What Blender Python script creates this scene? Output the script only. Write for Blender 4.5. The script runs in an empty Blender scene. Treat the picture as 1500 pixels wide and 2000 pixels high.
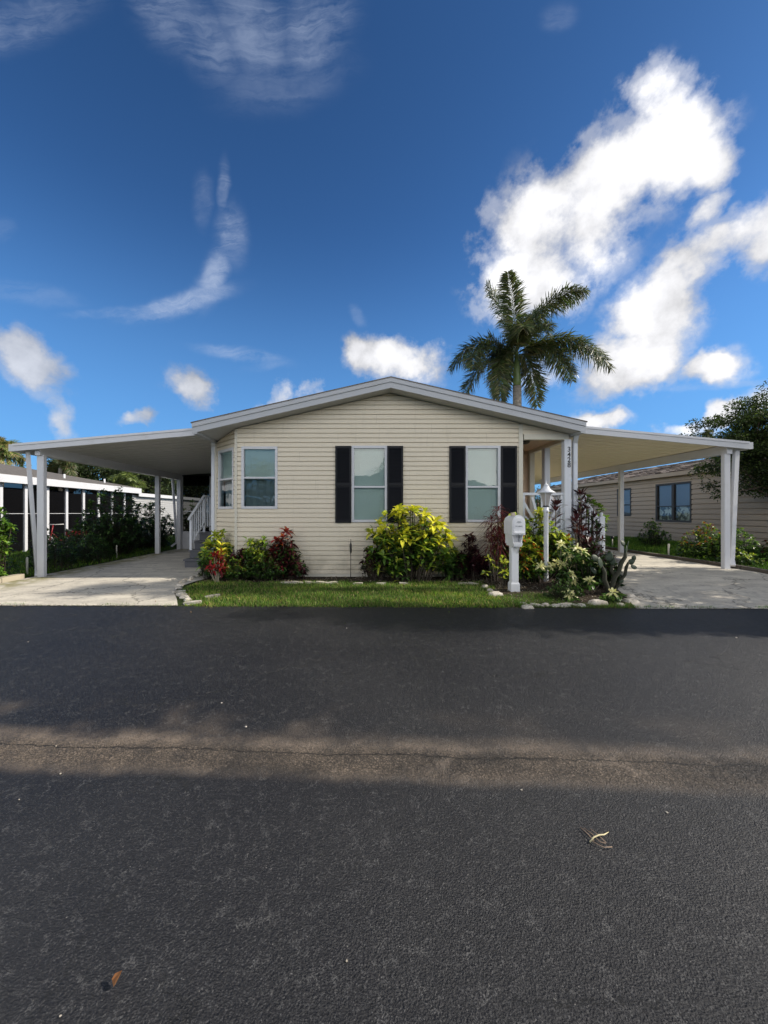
import bpy, bmesh, math, random
import numpy as np
from mathutils import Vector, Matrix

SC = bpy.context.scene
COL = SC.collection
R = math.radians
rnd = random.Random(7)
rng = np.random.default_rng(11)

# ------------------------------------------------------------------ camera
F, CX, CY, CAMZ = 750.0, 712.0, 1001.0, 1.43
cam_d = bpy.data.cameras.new('camera')
cam = bpy.data.objects.new('camera', cam_d)
COL.objects.link(cam)
cam.location = (0, 0, CAMZ)
cam.rotation_euler = (R(90), 0, 0)
cam_d.sensor_fit = 'HORIZONTAL'
cam_d.sensor_width = 36
cam_d.lens = 36 * F / 1500
cam_d.sensor_fit = 'VERTICAL'
cam_d.sensor_height = 48
cam_d.lens = 48 * F / 2000
cam_d.shift_x = (750 - CX) / 2000
cam_d.shift_y = (CY - 1000) / 2000
cam_d.clip_end = 3000
SC.camera = cam


def wx(px, Y): return (px - CX) / F * Y
def wz(py, Y): return CAMZ + (CY - py) / F * Y


# ------------------------------------------------------------------ light
SUN_EL, SUN_AZ = 35.0, 92.5           # azimuth measured from +Y towards +X
SC.view_settings.view_transform = 'Standard'
SC.view_settings.look = 'None'
SC.view_settings.gamma = 1
SC.view_settings.exposure = 0.16
sd = Vector((math.sin(R(SUN_AZ)) * math.cos(R(SUN_EL)), math.cos(R(SUN_AZ)) * math.cos(R(SUN_EL)), math.sin(R(SUN_EL))))
sl = bpy.data.lights.new('sun', 'SUN')
sl.energy = 5.0
sl.angle = R(0.6)
sl.color = (1.0, 0.91, 0.78)
so = bpy.data.objects.new('sun', sl)
COL.objects.link(so)
so.rotation_euler = sd.to_track_quat('Z', 'Y').to_euler()
so.location = (20, 0, 20)


# ------------------------------------------------------------------ node helper
class NB:
    def __init__(s, tree): s.t = tree

    def n(s, typ, **kw):
        nd = s.t.nodes.new(typ)
        for k, v in kw.items(): setattr(nd, k, v)
        return nd

    def lk(s, a, b): s.t.links.new(a, b)

    def put(s, sock, v):
        if isinstance(v, bpy.types.NodeSocket): s.lk(v, sock)
        else: sock.default_value = v

    def m(s, op, a, b=None, c=None, clamp=False):
        nd = s.n('ShaderNodeMath', operation=op)
        nd.use_clamp = clamp
        s.put(nd.inputs[0], a)
        if b is not None: s.put(nd.inputs[1], b)
        if c is not None: s.put(nd.inputs[2], c)
        return nd.outputs[0]

    def vm(s, op, a, b=None, out=0):
        nd = s.n('ShaderNodeVectorMath', operation=op)
        s.put(nd.inputs[0], a)
        if b is not None: s.put(nd.inputs[1], b)
        return nd.outputs[out]

    def vscale(s, a, f):
        nd = s.n('ShaderNodeVectorMath', operation='SCALE')
        s.put(nd.inputs[0], a); s.put(nd.inputs[3], f)
        return nd.outputs[0]

    def noise(s, vec, scale, detail=4, rough=.5, out=0, dist=0):
        nd = s.n('ShaderNodeTexNoise')
        if vec is not None: s.lk(vec, nd.inputs['Vector'])
        nd.inputs['Scale'].default_value = scale
        nd.inputs['Detail'].default_value = detail
        nd.inputs['Roughness'].default_value = rough
        nd.inputs['Distortion'].default_value = dist
        return nd.outputs[out]

    def vor(s, vec, scale, feature='F1', out=0):
        nd = s.n('ShaderNodeTexVoronoi', feature=feature)
        if vec is not None: s.lk(vec, nd.inputs['Vector'])
        nd.inputs['Scale'].default_value = scale
        return nd.outputs[out]

    def mapping(s, vec, loc=(0, 0, 0), rot=(0, 0, 0), scale=(1, 1, 1), typ='POINT'):
        nd = s.n('ShaderNodeMapping', vector_type=typ)
        s.lk(vec, nd.inputs[0])
        nd.inputs[1].default_value = loc
        nd.inputs[2].default_value = rot
        nd.inputs[3].default_value = scale
        return nd.outputs[0]

    def ss(s, v, a, b, lo=0., hi=1.):
        nd = s.n('ShaderNodeMapRange', interpolation_type='SMOOTHSTEP')
        s.put(nd.inputs[0], v)
        nd.inputs[1].default_value = a
        nd.inputs[2].default_value = b
        nd.inputs[3].default_value = lo
        nd.inputs[4].default_value = hi
        return nd.outputs[0]

    def mix(s, f, a, b, mode='MIX'):
        nd = s.n('ShaderNodeMix', data_type='RGBA', blend_type=mode)
        s.put(nd.inputs[0], f)
        for sock, v in ((nd.inputs[6], a), (nd.inputs[7], b)):
            if isinstance(v, tuple) and len(v) == 3: v = v + (1,)
            s.put(sock, v)
        return nd.outputs[2]

    def sep(s, v):
        nd = s.n('ShaderNodeSeparateXYZ'); s.lk(v, nd.inputs[0]); return nd.outputs

    def comb(s, x, y, z):
        nd = s.n('ShaderNodeCombineXYZ')
        for i, v in enumerate((x, y, z)): s.put(nd.inputs[i], v)
        return nd.outputs[0]

    def bump(s, h, strength, dist, nrm=None):
        nd = s.n('ShaderNodeBump')
        s.put(nd.inputs['Strength'], strength)
        nd.inputs['Distance'].default_value = dist
        s.lk(h, nd.inputs['Height'])
        if nrm is not None: s.lk(nrm, nd.inputs['Normal'])
        return nd.outputs[0]


# ------------------------------------------------------------------ world: Nishita sky with clouds, all in sky directions
world = bpy.data.worlds.new('World')
SC.world = world
world.use_nodes = True
wt = world.node_tree
wt.nodes.clear()
B = NB(wt)
tc = B.n('ShaderNodeTexCoord')
d = tc.outputs['Generated']
dx, dy, dz = B.sep(d)
sky = B.n('ShaderNodeTexSky', sky_type='NISHITA')
sky.sun_disc = False
sky.sun_elevation = R(SUN_EL)
sky.sun_rotation = R(SUN_AZ)
sky.air_density = 1.0
sky.dust_density = 0.6
sky.ozone_density = 3.0
skyc = B.vscale(sky.outputs[0], 0.12)
skyc = B.mix(1.0, skyc, (0.38, 0.70, 1.02), 'MULTIPLY')
low = B.ss(dz, 0.0, 0.62, 1.0, 0.0)
skyc = B.mix(B.m('MULTIPLY', low, .62), skyc, (.16, .42, .84))
skyc = B.vscale(skyc, B.ss(dz, .35, .85, 1.0, .72))
# deeper blue overhead in front (polarised part of the sky), pale near the horizon
ysafe = B.m('MAXIMUM', dy, 0.15)
u = B.m('DIVIDE', dx, ysafe)
v = B.m('DIVIDE', dz, ysafe)
uv = B.comb(u, v, 0)
w1 = B.noise(d, 3.2, 6, .62, out=1)
w2 = B.noise(d, 11.0, 5, .6, out=1)
half = (0.5, 0.5, 0.5)
uvw = B.vm('ADD', uv, B.vscale(B.vm('SUBTRACT', w1, half), 0.19))
uvw = B.vm('ADD', uvw, B.vscale(B.vm('SUBTRACT', w2, half), 0.06))


def blob(vec, px, py, rx, ry, rot, amp):
    mp = B.mapping(vec, ((px - CX) / F, (CY - py) / F, 0), (0, 0, R(rot)), (rx / F, ry / F, 1), 'TEXTURE')
    sx, sy, _ = B.sep(mp)
    d2 = B.m('ADD', B.m('MULTIPLY', sx, sx), B.m('MULTIPLY', sy, sy))
    e = B.m('DIVIDE', amp, B.m('MULTIPLY_ADD', d2, d2, 1.0))
    return e


def blobs(vec, lst):
    acc = None
    for b in lst:
        e = blob(vec, *b)
        acc = e if acc is None else B.m('MAXIMUM', acc, e)
    return acc


CUM = [(1030, 545, 105, 88, 30, 1), (1085, 445, 140, 110, 40, 1), (1185, 345, 150, 84, 42, 1), (1285, 280, 125, 100, 45, 1),
       (1285, 180, 68, 66, 10, .9), (1375, 320, 62, 62, 60, .85), (1000, 620, 75, 75, 0, .66),
       (1235, 700, 105, 62, 30, 1), (1285, 610, 100, 66, 30, 1), (1335, 530, 110, 56, 40, .95), (1415, 492, 115, 52, 20, .94),
       (1500, 470, 80, 70, 40, .95), (1390, 410, 60, 25, 45, .62),
       (1396, 713, 62, 32, 5, .92), (1340, 830, 60, 24, 10, .9), (1410, 802, 46, 20, 15, .85), (1178, 826, 42, 20, 0, .9),
       (1060, 735, 50, 50, 0, .62), (775, 712, 80, 42, -8, .92), (715, 690, 45, 32, 0, .7),
       (52, 700, 88, 48, -25, .95), (0, 662, 40, 30, 0, .6), (125, 812, 32, 50, 10, .66), (380, 762, 52, 34, -35, .78),
       (535, 780, 45, 22, 60, .64), (600, 765, 50, 16, 20, .55), (275, 832, 40, 14, 0, .7), (1480, 780, 40, 24, 20, .6)]
WISP = [(350, 592, 110, 20, 14, 1), (235, 608, 95, 13, 5, .7), (418, 540, 26, 62, -25, 1.), (452, 462, 30, 60, 10, .8), (432, 370, 12, 60, -4, .62),
        (470, 690, 90, 14, -12, .8), (520, 715, 50, 12, 10, .6),
        (330, 20, 60, 100, 35, .8), (400, 70, 60, 110, 30, .7), (500, 40, 80, 120, 20, .8), (620, 40, 70, 110, -15, .9), (560, 150, 150, 70, 15, .5),
        (60, 30, 160, 60, 20, .62), (1500, 745, 300, 8, 3, .7), (1090, 25, 40, 30, 20, .5),
        (395, 395, 20, 60, 0, .5), (700, 615, 14, 30, 30, .5), (60, 575, 120, 25, -8, .45), (0, 450, 30, 25, 0, .5)]
cf = B.noise(d, 7.0, 9, .62)
cf2 = B.noise(d, 24.0, 5, .6)
fine = B.m('ADD', B.m('MULTIPLY', B.m('SUBTRACT', cf, .5), 1.9), B.m('MULTIPLY', B.m('SUBTRACT', cf2, .5), .42))
craw = blobs(uvw, CUM)
cum = B.m('ADD', craw, fine)
den = B.m('MAXIMUM', B.ss(cum, .26, .86), B.ss(B.m('MULTIPLY_ADD', B.m('SUBTRACT', cf2, .5), .8, cum), .16, .58, 0, .40))
den = B.m('MULTIPLY', den, B.ss(craw, .10, .34))
den = B.m('MULTIPLY', den, B.ss(u, -.9, .3, .80, 1.0))
# relief: the same field a little towards the sun
cfs = B.noise(B.vm('ADD', d, (0.035, 0.0, 0.02)), 7.0, 5, .6)
relief = B.m('SUBTRACT', cf, cfs)
core = B.ss(cum, .55, 1.25)
big = B.noise(d, 4.0, 3, .5)
cg = B.noise(d, 5.0, 4, .45)
relief = B.m('SUBTRACT', cg, B.noise(B.vm('ADD', d, (0.04, 0.0, 0.03)), 5.0, 4, .45))
bright = B.m('MULTIPLY_ADD', relief, 1.5, B.m('MULTIPLY_ADD', core, .32, .70))
bright = B.m('ADD', bright, B.m('MULTIPLY', B.m('SUBTRACT', big, .5), .6))
bright = B.m('MULTIPLY', bright, B.ss(u, -.8, .35, .74, 1.02))
bright = B.m('MINIMUM', B.m('MAXIMUM', bright, .36), 1.02)
# wisps: stretched streaks
uvs = B.vm('ADD', uv, B.vscale(B.vm('SUBTRACT', w1, half), 0.10))
dstr = B.mapping(uvw, (0, 0, 0), (0, 0, R(-35)), (3, 15, 1))
st = B.noise(dstr, 1.6, 8, .66, dist=1.2)
st2 = B.noise(d, 9.0, 6, .62)
wisp = B.m('MULTIPLY', B.ss(blobs(uvs, WISP), .12, 1.1), B.ss(B.m('MULTIPLY_ADD', st, .5, B.m('MULTIPLY', st2, .5)), .30, .72))
wisp = B.m('MULTIPLY', wisp, B.ss(dz, .62, .82, .66, .42))
skyw = B.mix(wisp, skyc, (.50, .58, .74))
cc = B.vscale(B.comb(1.0, 1.0, 1.03), bright)
front = B.mix(den, skyw, cc)
# behind and beside the camera: broken bright cumulus added unseen as facade fill light
gn = B.noise(d, 2.6, 7, .58)
gd = B.ss(gn, .40, .58)
gb = B.m('MULTIPLY_ADD', B.noise(B.vm('ADD', d, (.4, .2, .1)), 3.0, 4, .5), 1.3, .75)
gb = B.m('MULTIPLY', gb, B.m('MULTIPLY', B.ss(dz, .30, .75, 1.65, .22), B.ss(dy, -.5, .2, 1.0, .45)))
gc = B.mix(gd, skyc, B.vscale(B.comb(1.0, .975, .94), gb))
f = B.ss(dy, .30, .46)
allc = B.mix(f, gc, front)
bg = B.n('ShaderNodeBackground')
B.lk(allc, bg.inputs[0])
bg.inputs[1].default_value = 1.0
wo = B.n('ShaderNodeOutputWorld')
B.lk(bg.outputs[0], wo.inputs[0])
world.cycles.sampling_method = 'MANUAL'
world.cycles.sample_map_resolution = 512


# ------------------------------------------------------------------ materials
MATS = {}


def newmat(name):
    m = bpy.data.materials.new(name)
    m.use_nodes = True
    m.node_tree.nodes.clear()
    b = NB(m.node_tree)
    out = b.n('ShaderNodeOutputMaterial')
    MATS[name] = m
    return m, b, out


def pbsdf(b, out, col, rough=.5, spec=.5, nrm=None, metal=0, coat=0):
    p = b.n('ShaderNodeBsdfPrincipled')
    if isinstance(col, tuple) and len(col) == 3: col = col + (1,)
    b.put(p.inputs['Base Color'], col)
    b.put(p.inputs['Roughness'], rough)
    p.inputs['Specular IOR Level'].default_value = spec
    p.inputs['Metallic'].default_value = metal
    p.inputs['Coat Weight'].default_value = coat
    if nrm is not None: b.lk(nrm, p.inputs['Normal'])
    if out is not None: b.lk(p.outputs[0], out.inputs[0])
    return p


def gen(b):
    g = b.n('ShaderNodeNewGeometry')
    return g.outputs['Position']


def painted(name, col, rough=.5, var=.08, dirt=(.25, .22, .17), dirt_amt=.25, scale=3.0, bumpd=.0008, spec=.4):
    m, b, out = newmat(name)
    P = gen(b)
    n1 = b.noise(P, scale, 6, .6)
    n2 = b.noise(P, scale * 14, 4, .6)
    c = b.mix(b.ss(n1, .52, .8, 0, dirt_amt), col, dirt)
    val = b.m('MULTIPLY_ADD', n2, var * 2, 1 - var)
    c = b.mix(1.0, c, b.comb(val, val, val), 'MULTIPLY')
    r = b.m('MULTIPLY_ADD', n1, .25, rough - .12)
    pbsdf(b, out, c, r, spec, b.bump(n2, .5, bumpd))
    return m


m, b, out = newmat('siding_cream')
P = gen(b)
X, Y, Z = b.sep(P)
n1 = b.noise(P, 1.2, 6, .6)
n2 = b.noise(P, 17, 4, .6)
c = b.mix(b.ss(n1, .50, .8, 0, .22), (.72, .645, .51), (.34, .30, .22))
stn = b.noise(b.mapping(P, (0, 0, 0), (0, 0, 0), (14, 14, 1.2)), 1.0, 5, .65)
c = b.mix(b.ss(stn, .55, .75, 0, .16), c, (.33, .29, .21))
spl = b.m('MULTIPLY', b.ss(Z, .12, .75, 1, 0), b.ss(b.noise(P, 3.5, 6, .7), .32, .62))
c = b.mix(b.m('MULTIPLY', spl, .45), c, (.30, .27, .20))
pan = b.m('FRACT', b.m('MULTIPLY_ADD', b.m('FLOOR', b.m('MULTIPLY', b.m('SUBTRACT', Z, .1), 4.9)), .37, b.m('MULTIPLY', X, .31)))
c = b.mix(b.ss(pan, .0, .004, .35, 0), c, (.25, .22, .17))
v = b.m('MULTIPLY_ADD', n2, .1, .95)
c = b.mix(1.0, c, b.comb(v, v, v), 'MULTIPLY')
pbsdf(b, out, c, .48, .4, b.bump(n2, .5, .0012))
painted('trim_cream', (.62, .59, .50), .5, .05, dirt_amt=.2)
painted('fascia_grey', (.44, .455, .48), .42, .05, dirt_amt=.15)
painted('white_metal', (.60, .61, .64), .38, .04, dirt_amt=.2, scale=5)
painted('post_white', (.64, .67, .72), .4, .04, dirt_amt=.22, scale=6)
painted('soffit_grey', (.42, .42, .42), .5, .05)
painted('ceiling_pan_bounce_lit', (.88, .81, .61), .45, .03, (.5, .45, .33), .15, .5)  # right carport ceiling, warm bounced light mixed into the colour
painted('ceiling_pan_shaded', (.50, .50, .49), .5, .03, (.35, .34, .32), .15, .5)  # left carport ceiling, same pans with the shade put into the colour
painted('neighbour_tan', (.44, .36, .27), .6, .06, (.25, .2, .15), .3, 1.0)
painted('tan_inside', (.72, .53, .36), .55, .05)
painted('step_grey', (.10, .105, .12), .6, .12, dirt_amt=.3)
painted('mail_white', (.76, .77, .79), .45, .03, (.4, .38, .33), .22, 7)
painted('text_grey', (.25, .28, .30), .6)
painted('black_metal', (.012, .012, .014), .45)
painted('dark_trim', (.06, .055, .05), .5)
painted('red_paint', (.22, .015, .02), .35)
painted('rubber', (.015, .015, .015), .7)
painted('chrome_like', (.55, .55, .55), .3)
painted('shutter_black', (.004, .005, .008), .5, .15, (.010, .010, .012), .3, 3, spec=.3)
painted('blind_white', (.84, .90, .86), .5, .02, dirt_amt=.05)
painted('dim_pane_tone', (.20, .25, .28), .6, .02, dirt_amt=.1)  # dim reflected tone of the lower panes, put into the colour
painted('blind_dim', (.34, .34, .50), .5, .02, dirt_amt=.05)
painted('curb_block', (.42, .37, .28), .85, .15, (.12, .11, .07), .7, 6, .004)
painted('pvc', (.7, .68, .6), .5)
painted('terracotta', (.5, .42, .33), .7)


def simple(name, col, rough=.5, spec=.5):
    m, b, out = newmat(name); pbsdf(b, out, col, rough, spec); return m


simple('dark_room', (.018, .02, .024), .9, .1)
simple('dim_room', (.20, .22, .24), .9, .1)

# screen mesh: dark see-through weave
m, b, out = newmat('insect_screen')
tr = b.n('ShaderNodeBsdfTransparent'); df = b.n('ShaderNodeBsdfDiffuse')
df.inputs[0].default_value = (.006, .006, .007, 1)
mx = b.n('ShaderNodeMixShader'); mx.inputs[0].default_value = .86
b.lk(tr.outputs[0], mx.inputs[1]); b.lk(df.outputs[0], mx.inputs[2]); b.lk(mx.outputs[0], out.inputs[0])

# window glass: tinted see-through plus mirror reflection growing at grazing angles
def glass(name, tint, base):
    m, b, out = newmat(name)
    tr = b.n('ShaderNodeBsdfTransparent'); tr.inputs[0].default_value = tint + (1,)
    gl = b.n('ShaderNodeBsdfGlossy'); gl.inputs[1].default_value = .015
    P = gen(b)
    b.lk(b.bump(b.noise(P, 2.2, 2, .4), .25, .02), gl.inputs['Normal'])
    fr = b.n('ShaderNodeFresnel'); fr.inputs[0].default_value = 1.55
    fac = b.m('MULTIPLY_ADD', fr.outputs[0], 1.0, base, clamp=True)
    mx = b.n('ShaderNodeMixShader')
    b.lk(fac, mx.inputs[0]); b.lk(tr.outputs[0], mx.inputs[1]); b.lk(gl.outputs[0], mx.inputs[2])
    b.lk(mx.outputs[0], out.inputs[0])
glass('window_glass', (.80, .90, .88), .06)
m, b, out = newmat('lamp_glass')
tr = b.n('ShaderNodeBsdfTranslucent'); tr.inputs[0].default_value = (.62, .59, .57, 1)
p_ = pbsdf(b, None, (.52, .50, .49), .35, .5)
mx = b.n('ShaderNodeMixShader'); mx.inputs[0].default_value = .4
b.lk(p_.outputs[0], mx.inputs[1]); b.lk(tr.outputs[0], mx.inputs[2]); b.lk(mx.outputs[0], out.inputs[0])

# shingles
m, b, out = newmat('shingle')
P = gen(b)
br = b.n('ShaderNodeTexBrick'); b.lk(P, br.inputs[0])
br.inputs['Scale'].default_value = 3.2
br.inputs['Color1'].default_value = (.10, .09, .085, 1); br.inputs['Color2'].default_value = (.16, .145, .13, 1)
br.inputs['Mortar'].default_value = (.03, .03, .03, 1)
n = b.noise(P, 40, 4, .6)
c = b.mix(b.ss(n, .3, .7), br.outputs[0], b.mix(.5, br.outputs[0], (.24, .22, .2)))
pbsdf(b, out, c, .9, .2, b.bump(n, .6, .01))

m, b, out = newmat('shingle_tan')
P = gen(b)
br = b.n('ShaderNodeTexBrick'); b.lk(b.mapping(P, (0, 0, 0), (0, 0, R(90))), br.inputs[0])
br.inputs['Scale'].default_value = 2.6
br.inputs['Color1'].default_value = (.13, .10, .08, 1); br.inputs['Color2'].default_value = (.30, .25, .21, 1)
br.inputs['Mortar'].default_value = (.05, .04, .04, 1)
pbsdf(b, out, br.outputs[0], .9, .2)

# asphalt
m, b, out = newmat('asphalt')
P = gen(b)
X, Y, Z = b.sep(P)
warp = b.noise(P, 1.3, 5, .6)
wrp2 = b.noise(P, 14, 4, .7)
agg = b.vor(P, 150)
agg2 = b.noise(P, 70, 6, .72)
agg3 = b.m('MULTIPLY_ADD', b.noise(P, 230, 3, .7), .55, b.m('MULTIPLY', b.noise(P, 105, 3, .7), .45))
patch = b.noise(P, .55, 4, .55)
base = b.mix(b.ss(patch, .35, .7), (.0045, .005, .0085), (.015, .0155, .018))
spk = b.ss(agg3, .53, .61, 0, .55)
base = b.mix(spk, base, (.125, .125, .128))
rarespk = b.ss(b.noise(P, 95, 2, .5), .74, .80)
base = b.mix(b.m('MULTIPLY', rarespk, .8), base, (.30, .29, .27))
# hair cracks, pale
ed = b.vor(b.vm('ADD', P, b.vscale(b.noise(P, 6, 5, .7, out=1), .35)), 7.5, 'DISTANCE_TO_EDGE')
hair = b.m('MULTIPLY', b.ss(ed, .006, .030, 1, 0), b.ss(b.noise(P, 13, 5, .75), .49, .56))
base = b.mix(b.m('MULTIPLY', hair, .65), base, (.12, .12, .12))
# large dark cracks
ed2 = b.vor(b.vm('ADD', P, b.vscale(b.noise(P, 3, 6, .7, out=1), .6)), .75, 'DISTANCE_TO_EDGE')
crk = b.m('MULTIPLY', b.ss(ed2, .0015, .006, 1, 0), b.ss(b.noise(P, 1.1, 3, .6), .50, .58))
wv = b.m('MULTIPLY', b.m('SUBTRACT', b.noise(P, 8, 7, .8), .5), .22)
ca = b.m('MULTIPLY', b.ss(b.m('ABSOLUTE', b.m('ADD', X, b.m('ADD', wv, .93))), .0008, .003, 1, 0), b.ss(Y, 1.42, 1.5, 1, 0))
cb_ = b.m('MULTIPLY', b.ss(b.m('ABSOLUTE', b.m('ADD', Y, b.m('SUBTRACT', wv, 1.115))), .0008, .0035, 1, 0), b.m('MULTIPLY', b.ss(X, .42, .47), b.ss(X, .80, .9, 1, 0)))
crk = b.m('MAXIMUM', crk, b.m('MAXIMUM', ca, cb_))
base = b.mix(b.m('MULTIPLY', crk, .8), base, (.008, .008, .008))
# dusty worn joint running along the street
line = b.m('MULTIPLY_ADD', X, -.045, 2.26)
off = b.m('SUBTRACT', Y, b.m('ADD', line, b.m('MULTIPLY', b.m('SUBTRACT', warp, .5), .16)))
lo = b.ss(off, -.27, -.12)
hi = b.ss(off, .0, .26, 1, 0)
band = b.m('MULTIPLY', lo, hi)
leftish = b.ss(X, -2.9, 3.0, 1.0, .5)
bn = b.ss(b.noise(P, 2.2, 5, .62), .34, .62, .25, 1)
band = b.m('MULTIPLY', b.m('MULTIPLY', band, leftish), bn)
pt = b.m('MULTIPLY', b.m('MULTIPLY', b.ss(off, .02, .22), b.ss(off, .38, .62, 1, 0)), b.m('MULTIPLY', b.ss(b.noise(P, 1.6, 2, .5), .42, .70), b.ss(X, -.8, .4, 1, .25)))
dust = b.m('MAXIMUM', band, b.m('MULTIPLY', pt, .30))
dust = b.m('MULTIPLY', dust, b.ss(b.noise(P, 80, 5, .75), .34, .54, .35, 1))
base = b.mix(b.m('MULTIPLY', dust, .85), base, (.40, .315, .235))
core = b.m('MULTIPLY', b.ss(b.m('ABSOLUTE', b.m('ADD', off, .06)), .05, .17, 1, 0), b.ss(b.noise(P, 3, 4, .6), .30, .46))
gr = b.vor(b.vm('ADD', P, b.vscale(b.noise(P, 60, 3, .6, out=1), .012)), 62, 'DISTANCE_TO_EDGE')
gap = b.m('MULTIPLY', b.ss(gr, .03, .16, 1, 0), core)
base = b.mix(b.m('MULTIPLY', gap, .62), base, (.022, .019, .017))
pits = b.m('MULTIPLY', core, b.ss(b.noise(P, 46, 5, .7), .44, .56, 1, 0))
base = b.mix(b.m('MULTIPLY', pits, .38), base, (.03, .025, .02))
jag = b.m('MULTIPLY', b.m('SUBTRACT', b.noise(P, 9, 6, .75), .5), .09)
cl = b.ss(b.m('ABSOLUTE', b.m('SUBTRACT', b.m('ADD', off, .0), jag)), .002, .008, 1, 0)
base = b.mix(b.m('MULTIPLY', cl, .85), base, (.008, .007, .006))
h = b.m('ADD', b.m('MULTIPLY', agg2, .8), b.m('ADD', b.m('MULTIPLY', agg, .45), b.m('MULTIPLY', b.noise(P, 170, 4, .7), .6)))
h = b.m('SUBTRACT', h, b.m('MULTIPLY', b.m('MAXIMUM', cl, b.m('MAXIMUM', crk, pits)), 1.2))
h = b.m('ADD', h, b.m('MULTIPLY', b.m('MULTIPLY', core, b.noise(P, 46, 5, .7)), 1.6))
h = b.m('SUBTRACT', h, b.m('MULTIPLY', gap, 1.3))
nr = b.bump(h, .85, .010)
rg = b.m('MULTIPLY_ADD', dust, .3, b.m('MULTIPLY_ADD', patch, .14, .40))
pbsdf(b, out, base, rg, .45, nr)

# concrete
m, b, out = newmat('concrete')
P = gen(b)
st = b.mapping(P, (0, 0, 0), (0, 0, 0), (.6, 2.2, 1))
n1 = b.noise(st, 1.6, 7, .62)
n2 = b.noise(P, 30, 6, .7)
n3 = b.noise(P, 5, 5, .65)
c = b.mix(b.ss(n1, .3, .7), (.46, .43, .375), (.66, .62, .53))
c = b.mix(b.ss(n3, .5, .72, 0, .6), c, (.27, .255, .235))
v = b.m('MULTIPLY_ADD', n2, .7, .62)
c = b.mix(1.0, c, b.comb(v, v, v), 'MULTIPLY')
ed = b.vor(b.vm('ADD', P, b.vscale(b.noise(P, 2, 5, .7, out=1), .5)), .5, 'DISTANCE_TO_EDGE')
c = b.mix(b.ss(ed, .002, .009, .6, 0), c, (.05, .05, .045))
X, Y, Z = b.sep(P)
moss = b.m('MULTIPLY', b.ss(X, -6.9, -6.3, 1, 0), b.ss(b.noise(P, 4, 4, .6), .36, .55))
c = b.mix(b.m('MULTIPLY', moss, .7), c, (.17, .16, .035))
pbsdf(b, out, c, .85, .25, b.bump(n2, .5, .004))

# soil / mulch / turf base
m, b, out = newmat('mulch')
P = gen(b)
c = b.mix(b.ss(b.noise(P, 60, 5, .75), .35, .65), (.018, .014, .010), (.085, .065, .048))
c = b.mix(b.ss(b.noise(P, 3, 4, .6), .55, .75, 0, .5), c, (.035, .05, .015))
pbsdf(b, out, c, .95, .15, b.bump(b.noise(P, 45, 6, .75), 1, .03))
m, b, out = newmat('turf')
P = gen(b)
c = b.mix(b.ss(b.noise(P, 25, 6, .75), .35, .65), (.018, .035, .008), (.055, .085, .022))
c = b.mix(b.ss(b.noise(P, 1.3, 4, .6), .5, .75, 0, .5), c, (.085, .08, .035))
pbsdf(b, out, c, .95, .15, b.bump(b.noise(P, 45, 6, .75), 1, .03))

# stone
m, b, out = newmat('stone')
P = gen(b)
c = b.mix(b.ss(b.noise(P, 9, 6, .65), .35, .65), (.36, .32, .26), (.60, .56, .49))
c = b.mix(b.ss(b.noise(P, 22, 5, .7), .54, .7, 0, .8), c, (.10, .10, .08))
pbsdf(b, out, c, .9, .2, b.bump(b.noise(P, 30, 6, .7), .8, .01))

# bark
m, b, out = newmat('bark')
P = gen(b)
c = b.mix(b.ss(b.noise(P, 22, 6, .7), .35, .65), (.07, .05, .04), (.24, .19, .15))
pbsdf(b, out, c, .9, .15, b.bump(b.noise(P, 30, 6, .7), .8, .01))
m, b, out = newmat('palm_bark')
P = gen(b)
X, Y, Z = b.sep(P)
ring = b.m('SINE', b.m('MULTIPLY', Z, 34))
c = b.mix(b.ss(b.noise(P, 9, 6, .7), .3, .7), (.20, .18, .155), (.36, .33, .29))
c = b.mix(b.ss(ring, .7, 1, 0, .5), c, (.1, .09, .075))
pbsdf(b, out, c, .85, .2)
simple('crownshaft', (.10, .15, .05), .4)


def leafmat(name, transl=.3, rough=.38, spec=.5, gain=1.0):
    m, b, out = newmat(name)
    at = b.n('ShaderNodeAttribute', attribute_name='Col')
    P = gen(b)
    v = b.m('MULTIPLY_ADD', b.noise(P, 30, 3, .6), .5 * gain, .75 * gain)
    c = b.mix(1.0, at.outputs[0], b.comb(v, v, v), 'MULTIPLY')
    p = pbsdf(b, None, c, rough, spec)
    t = b.n('ShaderNodeBsdfTranslucent')
    b.lk(b.mix(1.0, c, (1.3, 1.35, .7), 'MULTIPLY'), t.inputs[0])
    mx = b.n('ShaderNodeMixShader'); mx.inputs[0].default_value = transl
    b.lk(p.outputs[0], mx.inputs[1]); b.lk(t.outputs[0], mx.inputs[2]); b.lk(mx.outputs[0], out.inputs[0])


leafmat('leaf', .28, .40, .5)
leafmat('leaf_soft', .30, .6, .3)
leafmat('grass_blade', .30, .6, .25)
leafmat('cactus_skin', .0, .5, .3)

painted('stem_dark', (.045, .036, .026), .85, .2)
simple('rachis_green', (.045, .07, .025), .5)


# ------------------------------------------------------------------ mesh helpers
def sm(t):
    t = min(1, max(0, t)); return t * t * (3 - 2 * t)


def road_edge(x): return 5.78 - .019 * x


def gh(x, y):
    """height of the ground"""
    e = road_edge(max(-12, min(14, x)))
    s = sm((y - e) / 2.5)
    tx = sm((x - 2.2) / 2.4)
    side = .03 + .16 * tx
    return s * side


def tag(o, label=None, cat=None, group=None, kind=None):
    if label: o['label'] = label
    if cat: o['category'] = cat
    if group: o['group'] = group
    if kind: o['kind'] = kind
    return o


def wloc(p):
    v = Vector((0, 0, 0))
    while p is not None:
        v += p.location; p = p.parent
    return v


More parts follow.
